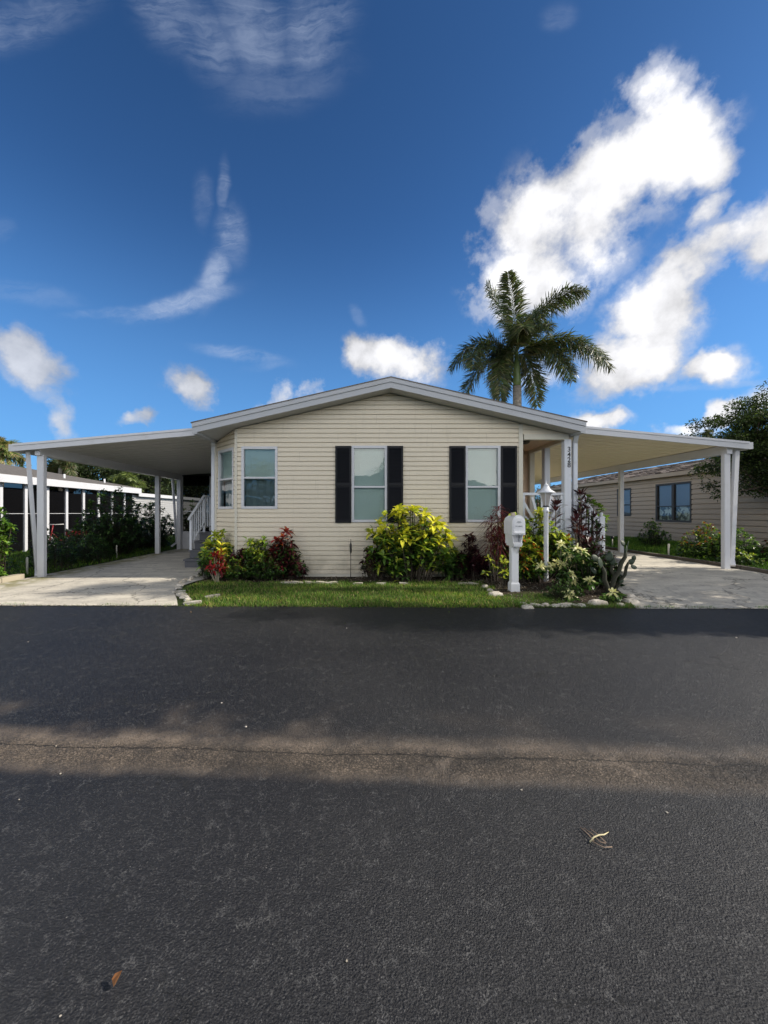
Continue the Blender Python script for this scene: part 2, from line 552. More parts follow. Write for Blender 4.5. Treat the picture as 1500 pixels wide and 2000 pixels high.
def empty(name, loc, label=None, cat=None, group=None):
    o = bpy.data.objects.new(name, None)
    o.empty_display_size = .1
    COL.objects.link(o)
    o.location = loc
    return tag(o, label, cat, group)


def copy_tree(o, parent=None):
    c = o.copy(); COL.objects.link(c)
    if parent is not None: c.parent = parent
    for ch in list(o.children): copy_tree(ch, c)
    return c


class MB:
    def __init__(s):
        s.v = []; s.f = []; s.sm = []

    def add(s, vs, fs, smooth=False):
        k = len(s.v)
        s.v += [tuple(p) for p in vs]
        s.f += [tuple(i + k for i in f) for f in fs]
        s.sm += [smooth] * len(fs)
        return s

    def hexa(s, p):
        return s.add(p, [(0, 3, 2, 1), (4, 5, 6, 7), (0, 1, 5, 4), (1, 2, 6, 5), (2, 3, 7, 6), (3, 0, 4, 7)])

    def box(s, x0, x1, y0, y1, z0, z1):
        return s.hexa([(x0, y0, z0), (x1, y0, z0), (x1, y1, z0), (x0, y1, z0), (x0, y0, z1), (x1, y0, z1), (x1, y1, z1), (x0, y1, z1)])

    def bevbox(s, x0, x1, y0, y1, z0, z1, b=.01):
        # vertical-edge chamfered box
        P = [(x0 + b, y0), (x1 - b, y0), (x1, y0 + b), (x1, y1 - b), (x1 - b, y1), (x0 + b, y1), (x0, y1 - b), (x0, y0 + b)]
        return s.prism_z(P, z0, z1)

    def prism_z(s, P, z0, z1):
        n = len(P)
        return s.add([(x, y, z0) for x, y in P] + [(x, y, z1) for x, y in P],
                     [tuple(range(n - 1, -1, -1)), tuple(range(n, 2 * n))] + [(i, (i + 1) % n, n + (i + 1) % n, n + i) for i in range(n)])

    def prism_y(s, P, y0, y1):
        """P = (x, z) outline, counter-clockwise seen from -y"""
        n = len(P)
        return s.add([(x, y0, z) for x, z in P] + [(x, y1, z) for x, z in P],
                     [tuple(range(n)), tuple(range(2 * n - 1, n - 1, -1))] + [(i, n + i, n + (i + 1) % n, (i + 1) % n) for i in range(n)])

    def fbox(s, fr, u0, u1, d0, d1, z0, z1):
        P = lambda u_, d_, z_: fp(fr, u_, d_, z_)
        return s.hexa([P(u0, d1, z0), P(u1, d1, z0), P(u1, d0, z0), P(u0, d0, z0), P(u0, d1, z1), P(u1, d1, z1), P(u1, d0, z1), P(u0, d0, z1)])

    def bar(s, a, b_, w, h=None, up=(0, 0, 1)):
        h = h or w
        a = Vector(a); b_ = Vector(b_); dr = (b_ - a).normalized()
        sd_ = dr.cross(Vector(up))
        if sd_.length < 1e-4: sd_ = Vector((1, 0, 0))
        sd_.normalize(); up_ = sd_.cross(dr)
        q = []
        for p in (a, b_):
            for i, j in ((-1, -1), (1, -1), (1, 1), (-1, 1)):
                q.append(p + sd_ * (w / 2 * i) + up_ * (h / 2 * j))
        return s.add(q, [(0, 1, 2, 3), (7, 6, 5, 4), (0, 4, 5, 1), (1, 5, 6, 2), (2, 6, 7, 3), (3, 7, 4, 0)])

    def tube(s, pts, rad, seg=8, cap=True):
        pts = [Vector(p) for p in pts]
        if not hasattr(rad, '__len__'): rad = [rad] * len(pts)
        ref = None; vs = []; fs = []
        for i, p in enumerate(pts):
            t = (pts[min(i + 1, len(pts) - 1)] - pts[max(i - 1, 0)])
            if t.length < 1e-9: t = Vector((0, 0, 1))
            t.normalize()
            if ref is None:
                ref = t.cross(Vector((0, 0, 1)))
                if ref.length < .05: ref = t.cross(Vector((1, 0, 0)))
            a = (ref - t * ref.dot(t)).normalized(); c = t.cross(a); ref = a
            for k in range(seg):
                an = 2 * math.pi * k / seg
                vs.append(p + (a * math.cos(an) + c * math.sin(an)) * rad[i])
        for i in range(len(pts) - 1):
            for k in range(seg):
                fs.append((i * seg + k, (i + 1) * seg + k, (i + 1) * seg + (k + 1) % seg, i * seg + (k + 1) % seg))
        if cap:
            fs.append(tuple(range(seg))); n = (len(pts) - 1) * seg
            fs.append(tuple(range(n + seg - 1, n - 1, -1)))
        return s.add(vs, fs, True)

    def lathe(s, cx, cy, prof, seg=16, smooth=True, rot=0.):
        vs = []; fs = []
        for r, z in prof:
            for k in range(seg):
                an = 2 * math.pi * k / seg + rot
                vs.append((cx + r * math.cos(an), cy + r * math.sin(an), z))
        for i in range(len(prof) - 1):
            for k in range(seg):
                fs.append((i * seg + k, i * seg + (k + 1) % seg, (i + 1) * seg + (k + 1) % seg, (i + 1) * seg + k))
        fs.append(tuple(range(seg - 1, -1, -1)))
        n = (len(prof) - 1) * seg
        fs.append(tuple(range(n, n + seg)))
        return s.add(vs, fs, smooth)

    def build(s, name, mat, parent=None, loc=None):
        off = wloc(parent) if parent is not None else Vector((0, 0, 0))
        org = Vector(loc) if loc is not None else None
        me = bpy.data.meshes.new(name)
        sh = off if org is None else org
        me.from_pydata([(x - sh.x, y - sh.y, z - sh.z) for x, y, z in s.v], [], s.f)
        me.polygons.foreach_set('use_smooth', s.sm)
        me.materials.append(MATS[mat])
        me.update()
        o = bpy.data.objects.new(name, me)
        COL.objects.link(o)
        if parent is not None:
            o.parent = parent
            if org is not None: o.location = org - off
        elif org is not None: o.location = org
        return o


def fp(fr, u_, d_, z_):
    """frame (ox, oy, ux, uy): u along the wall, d towards outside"""
    ox, oy, ux, uy = fr
    return (ox + ux * u_ + uy * d_, oy + uy * u_ - ux * d_, z_)


def siding(mb, fr, z0, z1, left, right, holes=(), course=.102, out=.012, zref=None):
    """lapped boards; left(z)/right(z) bound the wall, holes = (u0,u1,z0,z1)"""
    zref = z0 if zref is None else zref
    cuts = {z0, z1}
    k = 0
    while zref + k * course < z1:
        if zref + k * course > z0: cuts.add(round(zref + k * course, 5))
        q_ = zref + (k + .84) * course
        if z0 < q_ < z1: cuts.add(round(q_, 5))
        k += 1
    for h in holes:
        for q in (h[2], h[3]):
            if z0 < q < z1: cuts.add(q)
    cuts = sorted(cuts)
    for a, c in zip(cuts[:-1], cuts[1:]):
        if c - a < 1e-5: continue
        fa = ((a - zref) / course) % 1.0
        if fa > .9999: fa = 0
        fc = fa + (c - a) / course
        OF = lambda t: .001 + out * (1 - .5 * t)
        slot = fa > .82
        da = -.018 if slot else OF(fa); dc = -.018 if slot else OF(fc)
        zm = (a + c) / 2
        segs = [(left(a), right(a), left(c), right(c))]
        for h in holes:
            if h[2] < zm < h[3]:
                ns = []
                for (la, ra, lc, rc) in segs:
                    if h[0] < ra and h[1] > la:
                        if h[0] > la: ns.append((la, h[0], lc, h[0]))
                        if h[1] < ra: ns.append((h[1], ra, h[1], rc))
                    else: ns.append((la, ra, lc, rc))
                segs = ns
        for (la, ra, lc, rc) in segs:
            if ra - la < 1e-4 and rc - lc < 1e-4: continue
            mb.add([fp(fr, la, da, a), fp(fr, ra, da, a), fp(fr, rc, dc, c), fp(fr, lc, dc, c)], [(0, 1, 2, 3)])
            if fa < 1e-3:   # the lip of the lap, undercut
                mb.add([fp(fr, la, -.018, a), fp(fr, ra, -.018, a), fp(fr, ra, da, a), fp(fr, la, da, a)], [(0, 1, 2, 3)])
            if slot and abs(fa - .84) < .004:
                mb.add([fp(fr, la, -.018, a), fp(fr, ra, -.018, a), fp(fr, ra, OF(.84), a), fp(fr, la, OF(.84), a)], [(3, 2, 1, 0)])


def text_mesh(name, body, size, mat, parent, pos, depth=.002, align='CENTER', rotx=90):
    cu = bpy.data.curves.new('tmp', 'FONT')
    cu.body = body; cu.size = size; cu.extrude = depth; cu.align_x = align; cu.align_y = 'CENTER'
    cu.offset = size * .012
    ob = bpy.data.objects.new('tmp', cu); COL.objects.link(ob)
    bpy.context.view_layer.update()
    dg = bpy.context.evaluated_depsgraph_get()
    me = bpy.data.meshes.new_from_object(ob.evaluated_get(dg))
    bpy.data.objects.remove(ob)
    me.transform(Matrix.Rotation(R(rotx), 4, 'X'))
    me.materials.clear(); me.materials.append(MATS[mat])
    o = bpy.data.objects.new(name, me); COL.objects.link(o)
    o.parent = parent
    o.location = Vector(pos) - wloc(parent)
    return o


# ---- foliage, vectorised
def unit(a):
    return a / np.maximum(np.linalg.norm(a, axis=-1, keepdims=True), 1e-9)


class Fol:
    def __init__(s): s.V = []; s.T = []; s.C = []; s.n = 0

    def _push(s, V, T, C):
        N, k, _ = V.shape
        idx = (np.arange(N) * k)[:, None, None] + np.array(T)[None] + s.n
        s.V.append(V.reshape(-1, 3)); s.T.append(idx.reshape(-1, 3)); s.C.append(C.reshape(-1, 3)); s.n += N * k

    def leaves(s, P, D, Nr, L, W, cm, ce, droop=.3, fold=.12):
        """P base, D direction, Nr up-ish normal, colours of midrib and edge"""
        P = np.asarray(P, float); N = len(P)
        if N == 0: return
        D = unit(np.asarray(D, float)); Nr = np.asarray(Nr, float)
        S = unit(np.cross(D, Nr)); U = np.cross(S, D)
        L = np.broadcast_to(np.asarray(L, float), (N,))[:, None]; W = np.broadcast_to(np.asarray(W, float), (N,))[:, None]
        dr = np.broadcast_to(np.asarray(droop, float), (N,))[:, None]
        Zd = np.array([[0, 0, -1.]])

        def at(t): return P + D * L * t + Zd * dr * L * t * t
        m1, m2, tip = at(.3), at(.66), at(1.)
        V = np.stack([P, m1 - S * W * .46 + U * W * fold, m1, m1 + S * W * .46 + U * W * fold,
                      m2 - S * W * .40 + U * W * fold, m2, m2 + S * W * .40 + U * W * fold, tip], 1)
        T = [(0, 2, 1), (0, 3, 2), (1, 2, 5), (1, 5, 4), (2, 3, 6), (2, 6, 5), (4, 5, 7), (5, 6, 7)]
        C = np.stack([cm, ce, cm, ce, ce, cm, ce, ce], 1)
        s._push(V, T, C)

    def diamonds(s, P, D, Nr, L, W, c, droop=.0):
        P = np.asarray(P, float); N = len(P)
        if N == 0: return
        D = unit(np.asarray(D, float)); S = unit(np.cross(D, np.asarray(Nr, float)))
        L = np.broadcast_to(np.asarray(L, float), (N,))[:, None]; W = np.broadcast_to(np.asarray(W, float), (N,))[:, None]
        V = np.stack([P, P + D * L * .45 - S * W * .5, P + D * L + np.array([[0, 0, -1.]]) * L * droop, P + D * L * .45 + S * W * .5], 1)
        s._push(V, [(0, 3, 2), (0, 2, 1)], np.stack([c] * 4, 1))

    def blades(s, P, D, S, W, c, c2):
        V = np.stack([P - S * W, P + S * W, P + D], 1)
        s._push(V, [(0, 1, 2)], np.stack([c, c, c2], 1))

    def build(s, name, mat, parent=None, loc=None):
        V = np.concatenate(s.V).astype(np.float32); T = np.concatenate(s.T).astype(np.int32); C = np.concatenate(s.C)
        off = wloc(parent) if parent is not None else (Vector(loc) if loc is not None else Vector((0, 0, 0)))
        V = V - np.array(off, np.float32)
        me = bpy.data.meshes.new(name)
        me.vertices.add(len(V)); me.vertices.foreach_set('co', V.ravel())
        me.loops.add(T.size); me.loops.foreach_set('vertex_index', T.ravel())
        me.polygons.add(len(T)); me.polygons.foreach_set('loop_start', np.arange(0, T.size, 3, dtype=np.int32))
        me.polygons.foreach_set('loop_total', np.full(len(T), 3, dtype=np.int32))
        ca = me.color_attributes.new('Col', 'FLOAT_COLOR', 'POINT')
        C4 = np.ones((len(V), 4), np.float32); C4[:, :3] = C
        ca.data.foreach_set('color', C4.ravel())
        me.materials.append(MATS[mat])
        me.update(calc_edges=True)
        o = bpy.data.objects.new(name, me); COL.objects.link(o)
        if parent is not None: o.parent = parent
        elif loc is not None: o.location = loc
        return o


def pick(pal, n, w=None):
    """pal: list of (mid, edge); returns two n x 3 arrays with jitter"""
    i = rng.choice(len(pal), n, p=w)
    A = np.array([p[0] for p in pal])[i]; E = np.array([p[1] for p in pal])[i]
    j = rng.uniform(.75, 1.25, (n, 1))
    return A * j, E * j


def rosette(f, c, axis, n, L, W, pal, droop=.35, spread=(-15, 75), w=None):
    """leaves around the end of a stem"""
    c = np.array(c, float); ax = unit(np.array(axis, float))
    a = np.cross(ax, [.3, .9, .1]); a = unit(a); b_ = np.cross(ax, a)
    th = np.arange(n) * 2.399 + rng.uniform(0, 6)
    el = np.radians(rng.uniform(spread[0], spread[1], n))
    D = (a[None] * np.cos(th)[:, None] + b_[None] * np.sin(th)[:, None]) * np.cos(el)[:, None] + ax[None] * np.sin(el)[:, None]
    D += rng.normal(0, .1, D.shape)
    cm, ce = pick(pal, n, w)
    P = c[None] - ax[None] * (L * .35 * rng.random((n, 1))) + D * L * .04
    f.leaves(P, D, np.repeat(ax[None], n, 0) + rng.normal(0, .25, (n, 3)), L * rng.uniform(.7, 1.15, n), W * rng.uniform(.75, 1.15, n), cm, ce, droop)


def shrub(name, label, cat, x, y, rx, ry, h, tips, L, W, top, low, nros=9, hmin=.25, topfrac=.6, group=None, droop=.35,
          stem=.009, base_r=.12, lean=(0, 0), mat='leaf', spread=(-20, 75), inner=1.0, stem_mat='stem_dark', dome=.6):
    z0 = gh(x, y)
    root = empty(name, (x, y, z0), label, cat, group)
    f = Fol(); sb = MB()
    for i in range(tips):
        a = rnd.uniform(0, 2 * math.pi); r = math.sqrt(rnd.random())
        hh = h * (1 - dome * r * r) * rnd.uniform(max(hmin, .5) if i % 2 else hmin, 1.0)
        tx = x + lean[0] * hh / h + rx * r * math.cos(a); ty = y + lean[1] * hh / h + ry * r * math.sin(a); tz = z0 + hh
        bx = x + base_r * r * math.cos(a); by = y + base_r * r * math.sin(a)
        mid = ((bx + tx) / 2 + rnd.uniform(-.04, .04) - (tx - bx) * .12, (by + ty) / 2 - (ty - by) * .12, z0 + hh * .5)
        pts = [(bx, by, z0 - .02), mid, (tx, ty, tz - L * .1)]
        sb.tube(pts, [stem, stem * .75, stem * .5], 5, False)
        ax = (tx - mid[0], ty - mid[1], (tz - mid[2]) * 1.3 + .05)
        t = hh / h
        isT = rnd.random() < sm((t - (1 - topfrac) + .18) / .36)
        rosette(f, (tx, ty, tz), ax, nros, L, W, top if isT else low, droop, spread)
        # leaves lower down the stem
        k = int(nros * 1.3 * inner)
        if k:
            tt = rng.uniform(-.2, .95, k)[:, None]
            m_ = np.array(mid)[None]; e_ = np.array((tx, ty, tz))[None]
            P = m_ + (e_ - m_) * tt
            P = P + rng.normal(0, L * .25, P.shape); P[:, 2] = np.maximum(P[:, 2], z0 + .03)
            D = rng.normal(0, 1, (k, 3)); D[:, 2] = np.abs(D[:, 2]) * .5 + .1
            cm, ce = pick(low, k)
            f.leaves(P, D, np.tile([0, 0, 1.], (k, 1)), L * rng.uniform(.6, 1.05, k), W * rng.uniform(.7, 1.1, k), cm, ce, droop)
    sb.build('stems', stem_mat, root)
    f.build('foliage', mat, root)
    return root


def tree(name, label, cat, x, y, z0, H, cz, rx, ry, rz, nclu, nleaf, L, pal, group=None, trunk=.16, cs=.35, tilt=(0, 0), limbs=12):
    root = empty(name, (x, y, z0), label, cat, group)
    tb = MB(); f = Fol()
    cx_, cy_ = x + tilt[0], y + tilt[1]
    top = (cx_, cy_, cz)
    tb.tube([(x, y, z0 - .1), (x + tilt[0] * .3, y + tilt[1] * .3, z0 + (cz - z0) * .4), top], [trunk * 1.2, trunk * .85, trunk * .5], 9)
    cen = []
    while len(cen) < nclu:
        p = rng.normal(0, 1, 3); p = p / np.linalg.norm(p) * rng.uniform(.35, 1.0) ** .6
        wob = .82 + .28 * math.sin(p[0] * 4.1 + x) * math.cos(p[1] * 3.3 + y * 1.7) + .12 * rng.normal()
        p = p * wob
        q = np.array([cx_ + p[0] * rx, cy_ + p[1] * ry, cz + p[2] * rz])
        cen.append(q)
    for q in cen[:limbs]:
        st_ = np.array([x + tilt[0] * .6, y + tilt[1] * .6, z0 + (cz - z0) * rnd.uniform(.45, .9)])
        m_ = st_ * .5 + q * .5 + rng.normal(0, .08 * rx, 3)
        tb.tube([st_, m_, q], [trunk * .4, trunk * .25, trunk * .08], 6, False)
    for q in cen:
        s_ = cs * rng.uniform(.6, 1.3)
        n = int(nleaf * rng.uniform(.6, 1.3))
        o_ = rng.normal(0, 1, (n, 3)); o_ = unit(o_) * (rng.random((n, 1)) ** .45) * s_ * np.array([1.2, 1.2, .75])
        D = unit(o_ + rng.normal(0, .5 * s_, (n, 3))); D[:, 2] -= .15
        i = rng.choice(len(pal), n)
        c = np.array(pal)[i] * rng.uniform(.7, 1.3, (n, 1)) * rng.uniform(.8, 1.2)
        f.diamonds(q[None] + o_, D, rng.normal(0, 1, (n, 3)) + np.array([0, 0, 1.2]), L * rng.uniform(.7, 1.3, n), L * .5 * rng.uniform(.7, 1.2, n), c, .1)
    tb.build('trunk', 'bark', root)
    f.build('crown', 'leaf_soft', root)
    return root


def sheet(name, mat, ys, xl, xr, nx, dz, kind='structure', thick=0):
    mb = MB(); vs = []; fs = []
    for y in ys:
        a, c = xl(y), xr(y)
        for i in range(nx + 1):
            x = a + (c - a) * i / nx
            vs.append((x, y, gh(x, y) + dz))
    for j in range(len(ys) - 1):
        for i in range(nx):
            k = j * (nx + 1) + i
            fs.append((k, k + 1, k + nx + 2, k + nx + 1))
    mb.add(vs, fs)
    if thick:
        for edge in (0, len(ys) - 1):
            pass
    o = mb.build(name, mat)
    tag(o, kind=kind)
    return o


# ------------------------------------------------------------------ setting: ground, road, driveways, beds
gm = MB()
gxs = [-300, -120, -60, -30] + [-20 + i * .8 for i in range(51)] + [30, 60, 120, 300]
gys = [-200, -60, -20, -5, 0, 3] + [5 + i * .35 for i in range(16)] + [12, 16, 24, 40, 80, 160, 400]
vs = [(x, y, gh(x, y) - .004) for y in gys for x in gxs]
nx_ = len(gxs)
fs = [(j * nx_ + i, j * nx_ + i + 1, (j + 1) * nx_ + i + 1, (j + 1) * nx_ + i) for j in range(len(gys) - 1) for i in range(nx_ - 1)]
gm.add(vs, fs)
tag(gm.build('ground', 'turf'), kind='structure')

rm = MB()
xs = [-60, -30, -14] + [-12 + i * .15 for i in range(180)] + [16, 30, 60]
vs = []; 
for yy in (-2.2, 0, 2, 4):
    vs += [(x, yy, .006) for x in xs]
jag_ = [road_edge(max(-12, min(14, x))) + .012 * math.sin(x * 3.3) + rnd.uniform(-.014, .014) for x in xs]
vs += [(x, jag_[i], .006) for i, x in enumerate(xs)]
vs += [(x, jag_[i] + .012, -.03) for i, x in enumerate(xs)]
n = len(xs)
rm.add(vs, [(j * n + i, j * n + i + 1, (j + 1) * n + i + 1, (j + 1) * n + i) for j in range(5) for i in range(n - 1)])
tag(rm.build('road', 'asphalt'), kind='structure')

def lin(y, pts):
    if y <= pts[0][0]: return pts[0][1]
    for (a, va), (c, vc) in zip(pts[:-1], pts[1:]):
        if y <= c:
            t = (y - a) / (c - a); return va + (vc - va) * t
    return pts[-1][1]

LDR = [(5.8, -2.82), (6.3, -3.08), (6.8, -3.38), (7.3, -3.5), (7.8, -3.42), (8.2, -3.3), (8.8, -3.45), (9.2, -3.52), (30, -3.52)]
ysd = [5.86 + i * .12 for i in range(30)] + [9.6, 10.5, 12, 14, 16.2]
sheet('driveway_left', 'concrete', ysd, lambda y: -7.16 if y > 6.5 else -7.16 - (6.5 - y) * .9, lambda y: lin(y, LDR), 10, .012)
RDR = [(5.7, 4.02), (6.4, 4.35), (7.2, 4.55), (8.3, 4.75), (9, 4.6), (30, 4.5)]
ysr = [5.66 + i * .12 for i in range(30)] + [9.6, 10.5, 12, 14, 16.2, 17.5]
sheet('driveway_right', 'concrete', ysr, lambda y: lin(y, RDR), lambda y: 8.12 if y > 7.6 else 8.12 + (7.6 - y) * 1.1, 10, .012)
sheet('planting_bed_right', 'mulch', [5.74 + i * .12 for i in range(24)], lambda y: 2.2, lambda y: lin(y, RDR) + .02, 8, .006)
sheet('planting_bed', 'mulch', [7.62, 7.9, 8.2, 8.5, 9.2], lambda y: -3.4, lambda y: 4.4, 12, .003)

# small litter on the beds: chips, fallen leaves
def litter(name, region, n, pal, smin, smax):
    f = Fol(); P = []
    while len(P) < n:
        x = rnd.uniform(region[0], region[1]); y = rnd.uniform(region[2], region[3])
        if name.startswith('bed') and x > 2.2 and x > lin(y, RDR): continue
        if x > 2.2 and y < road_edge(x) + .05: continue
        P.append((x, y, gh(x, y) + .012))
    P = np.array(P)
    D = rng.normal(0, 1, (n, 3)); D[:, 2] = rng.uniform(0, .35, n)
    s_ = rng.uniform(smin, smax, n)
    c = np.array(pal)[rng.choice(len(pal), n)] * rng.uniform(.7, 1.25, (n, 1))
    f.diamonds(P, D, np.tile([0, 0, 1.], (n, 1)) + rng.normal(0, .3, (n, 3)), s_, s_ * .55, c)
    o = f.build(name, 'leaf_soft', loc=(region[0], region[2], 0))
    tag(o, kind='stuff'); return o


ch = litter('bed_litter', (-3.2, 4.6, 7.65, 8.3), 2600, [(.10, .075, .05), (.22, .18, .14), (.05, .035, .025), (.30, .26, .21)], .02, .05)
tag(ch, 'bark chips and dry leaves scattered over the dark beds', 'leaf litter')
ch = litter('bed_litter', (2.25, 4.6, 5.75, 8.2), 5200, [(.10, .075, .05), (.20, .17, .13), (.05, .035, .025), (.34, .31, .27)], .012, .04)
tag(ch, 'pale chips and leaf litter round the mailbox post', 'leaf litter')


def grit(label, x0, x1, n, spread, pal, smin, smax):
    x = rng.uniform(x0, x1, n); e = np.array([road_edge(q) for q in x])
    y = e + rng.normal(0, 1, n) * spread - .01
    P = np.stack([x, y, np.array([max(gh(a, c), .006) for a, c in zip(x, y)]) + .006], 1)
    D = rng.normal(0, 1, (n, 3)); D[:, 2] = rng.uniform(0, .5, n)
    s_ = rng.uniform(smin, smax, n)
    f = Fol(); f.diamonds(P, D, np.tile([0, 0, 1.], (n, 1)) + rng.normal(0, .4, (n, 3)), s_, s_ * .7, np.array(pal)[rng.choice(len(pal), n)] * rng.uniform(.7, 1.2, (n, 1)))
    tag(f.build('edge_grit', 'leaf_soft', loc=(x0, 5.8, 0)), label, 'grit', kind='stuff')


grit('crumbled grit, clippings and tiny leaves along the edge of the asphalt', -7.5, 8.5, 5200, .035, [(.10, .09, .075), (.04, .04, .04), (.22, .19, .14), (.10, .14, .04)], .006, .020)
grit('sparse dry leaf bits strewn on the asphalt below the lawn', -6, 8, 160, .35, [(.22, .15, .08), (.30, .26, .18), (.12, .16, .05)], .012, .028)


def grass(name, label, inside, box, n, h0, h1, pal, w=.0035):
    P = []
    while len(P) < n:
        x = rnd.uniform(box[0], box[1]); y = rnd.uniform(box[2], box[3])
        if inside(x, y): P.append((x, y, gh(x, y)))
    P = np.array(P)
    D = rng.normal(0, .42, (n, 3)); D[:, 2] = 1
    patch = (np.sin(P[:, 0] * 3.1 + 1) * np.cos(P[:, 1] * 5.3) + np.sin(P[:, 0] * 9.2 + P[:, 1] * 4) + 1.2 * np.sin(P[:, 0] * 31 + 3 * np.sin(P[:, 1] * 17)) * np.sin(P[:, 1] * 37 + 2 * np.sin(P[:, 0] * 13))) * .2 + 1
    hh = rng.uniform(h0, h1, n) * patch
    D = D * hh[:, None]
    th = rng.uniform(0, math.pi, n)
    S = np.stack([np.cos(th), np.sin(th), th * 0], 1)
    i = rng.choice(len(pal), n)
    tn = .5 + .5 * np.sin(P[:, 0] * 2.3 + 2 * np.sin(P[:, 1] * 3)) * np.cos(P[:, 1] * 4.1 + P[:, 0] * .7)
    c = np.array(pal)[i] * rng.uniform(.55, 1.4, (n, 1)) * (.75 + .5 * tn[:, None]) * (1 + np.array([[.2, .08, 0]]) * (tn[:, None] > .7))
    f = Fol(); f.blades(P, D, S, rng.uniform(.6, 1.3, n)[:, None] * w, c * .75, c * 1.15)
    o = f.build(name, 'grass_blade', loc=(box[0], box[2], 0))
    return tag(o, label, 'grass', kind='stuff')


GP = [(.085, .20, .022), (.12, .26, .028), (.06, .15, .02), (.17, .26, .05)]
def lawn_in(x, y):
    w_ = .06 * math.sin(x * 9) + .04 * math.sin(x * 23)
    if y < road_edge(x) - .035 + w_ * .4 + .05 * rnd.random(): return False
    if y > 7.72: return False
    if x > 2.36 + .08 * math.sin(y * 9): return False
    return x > lin(y, LDR) + .12
grass('front_lawn', 'strip of short green grass between the street and the flower bed', lawn_in, (-3.5, 2.5, 5.7, 7.75), 36000, .02, .062, GP + [(.06, .10, .02), (.24, .29, .08), (.30, .25, .12)], .0055)
grass('bed_edge_grass', 'thin scruffy grass along the street edge of the right bed',
      lambda x, y: y > road_edge(x) and (y < road_edge(x) + .12 + .25 * rnd.random() * rnd.random() or (x < 2.9 + .4 * rnd.random() and rnd.random() < .6)) and x < 4.1, (2.3, 4.2, 5.65, 6.6), 5200, .02, .07, GP + [(.2, .18, .08)], .003)
grass('side_lawn_right', 'green side lawn between the right driveway and the tan house',
      lambda x, y: x > 8.25, (8.2, 13.2, 7.0, 19), 30000, .05, .12, GP, .009)
grass('side_lawn_left', 'dark grass strip beyond the left carport posts',
      lambda x, y: x < -7.25, (-12, -7.2, 7.4, 22), 16000, .04, .12, GP, .009)
grass('weed_fringe', 'weeds growing where the left driveway meets the street',
      lambda x, y: abs(y - road_edge(x) - .06) < .03 + .03 * abs(math.sin(x * 5)) and (math.sin(x * 3.1) + math.sin(x * 7.7) > .3), (-6.5, -2.8, 5.7, 6.1), 420, .012, .04, GP, .003)
grass('weed_fringe', 'weeds growing where the right driveway meets the street',
      lambda x, y: abs(y - road_edge(x) - .06) < .03 + .03 * abs(math.sin(x * 5)) and (math.sin(x * 3.1) + math.sin(x * 7.7) > .1), (4.1, 8, 5.5, 6.1), 600, .012, .05, GP, .003)

# ------------------------------------------------------------------ edging stones
def stone_mesh(sx, sy, sz, seed):
    bm = bmesh.new()
    bmesh.ops.create_icosphere(bm, subdivisions=2, radius=1)
    r_ = random.Random(seed)
    ph = [r_.uniform(0, 6) for _ in range(6)]
    for v_ in bm.verts:
        c = v_.co
        k = 1 + .14 * math.sin(c.x * 3 + ph[0]) + .12 * math.sin(c.y * 4 + ph[1]) + .1 * math.sin(c.z * 5 + ph[2]) + r_.uniform(-.06, .06)
        # squarish
        q = Vector([math.copysign(abs(t) ** .7, t) for t in c]) * k
        v_.co = Vector((q.x * sx, q.y * sy, q.z * sz))
    me = bpy.data.meshes.new('edging_stone'); bm.to_mesh(me); bm.free()
    me.materials.append(MATS['stone'])
    return me


smesh = [stone_mesh(.09, .07, .035, 3), stone_mesh(.08, .06, .04, 4), stone_mesh(.13, .06, .035, 5), stone_mesh(.10, .08, .05, 6)]
def stone(px, py, k, rz, sc, label, group):
    Y = F * CAMZ / (py - CY)
    for _ in range(4):
        Y = F * (CAMZ - gh(wx(px, Y), Y)) / (py - CY)
    x = wx(px, Y)
    o = bpy.data.objects.new('edging_stone', smesh[k]); COL.objects.link(o)
    o.location = (x, Y, gh(x, Y) + .012); o.rotation_euler = (rnd.uniform(-.1, .1), rnd.uniform(-.1, .1), rz)
    o.scale = (sc, sc, sc * .9)
    return tag(o, label, 'stone', group)


ORD = ['first', 'second', 'third', 'fourth', 'fifth', 'sixth', 'seventh', 'eighth', 'ninth', 'tenth']
gA = 'pale stones edging the curve of the left driveway'
lA = 'rough pale stone in the curved edging beside the left driveway'
for i, (px, py) in enumerate([(388, 1126), (376, 1129), (366, 1133), (357, 1138), (351, 1144), (349, 1150), (351, 1157), (355, 1163), (360, 1168), (366, 1173)]):
    stone(px, py, i % 4, rnd.uniform(0, 3), .92, ORD[i] + ' rough stone from the back in the curve beside the left driveway', gA)
stone(378, 1179, 2, .1, 1.1, 'long flat pale stone lying at the left corner of the lawn by the street', None)
stone(416, 1166, 2, .6, 1.0, 'pale tilted stone lying alone in the left part of the lawn', None)
gB = 'flat stones between lawn and flower bed'
for i, px in enumerate([560, 583, 608, 630, 650]):
    stone(px, 1139.5, 2, rnd.uniform(-.1, .1), .95, ORD[i] + ' thin pale stone from the left in the lawn edge below the bare cream wall', gB)
gB2 = 'flat grey stones at the back of the lawn in front of the yellow bush'
for i, px in enumerate((700, 745, 790, 905, 925)):
    stone(px, 1141, 2, rnd.uniform(-.1, .1), .8, ORD[i] + ' half sunk grey stone from the left behind the lawn below the middle bushes', gB2)
stone(948, 1148, 1, .4, 1.0, 'flat grey stone at the right end of the lawn, farthest back of three', None)
stone(957, 1155, 1, .9, .9, 'flat grey stone in the middle between lawn corner and mailbox bed', None)
stone(968, 1163, 3, .2, 1.15, 'rounded pale stone at the right corner of the lawn left of the mailbox', None)
gC = 'pale stones along the street edge of the right bed'
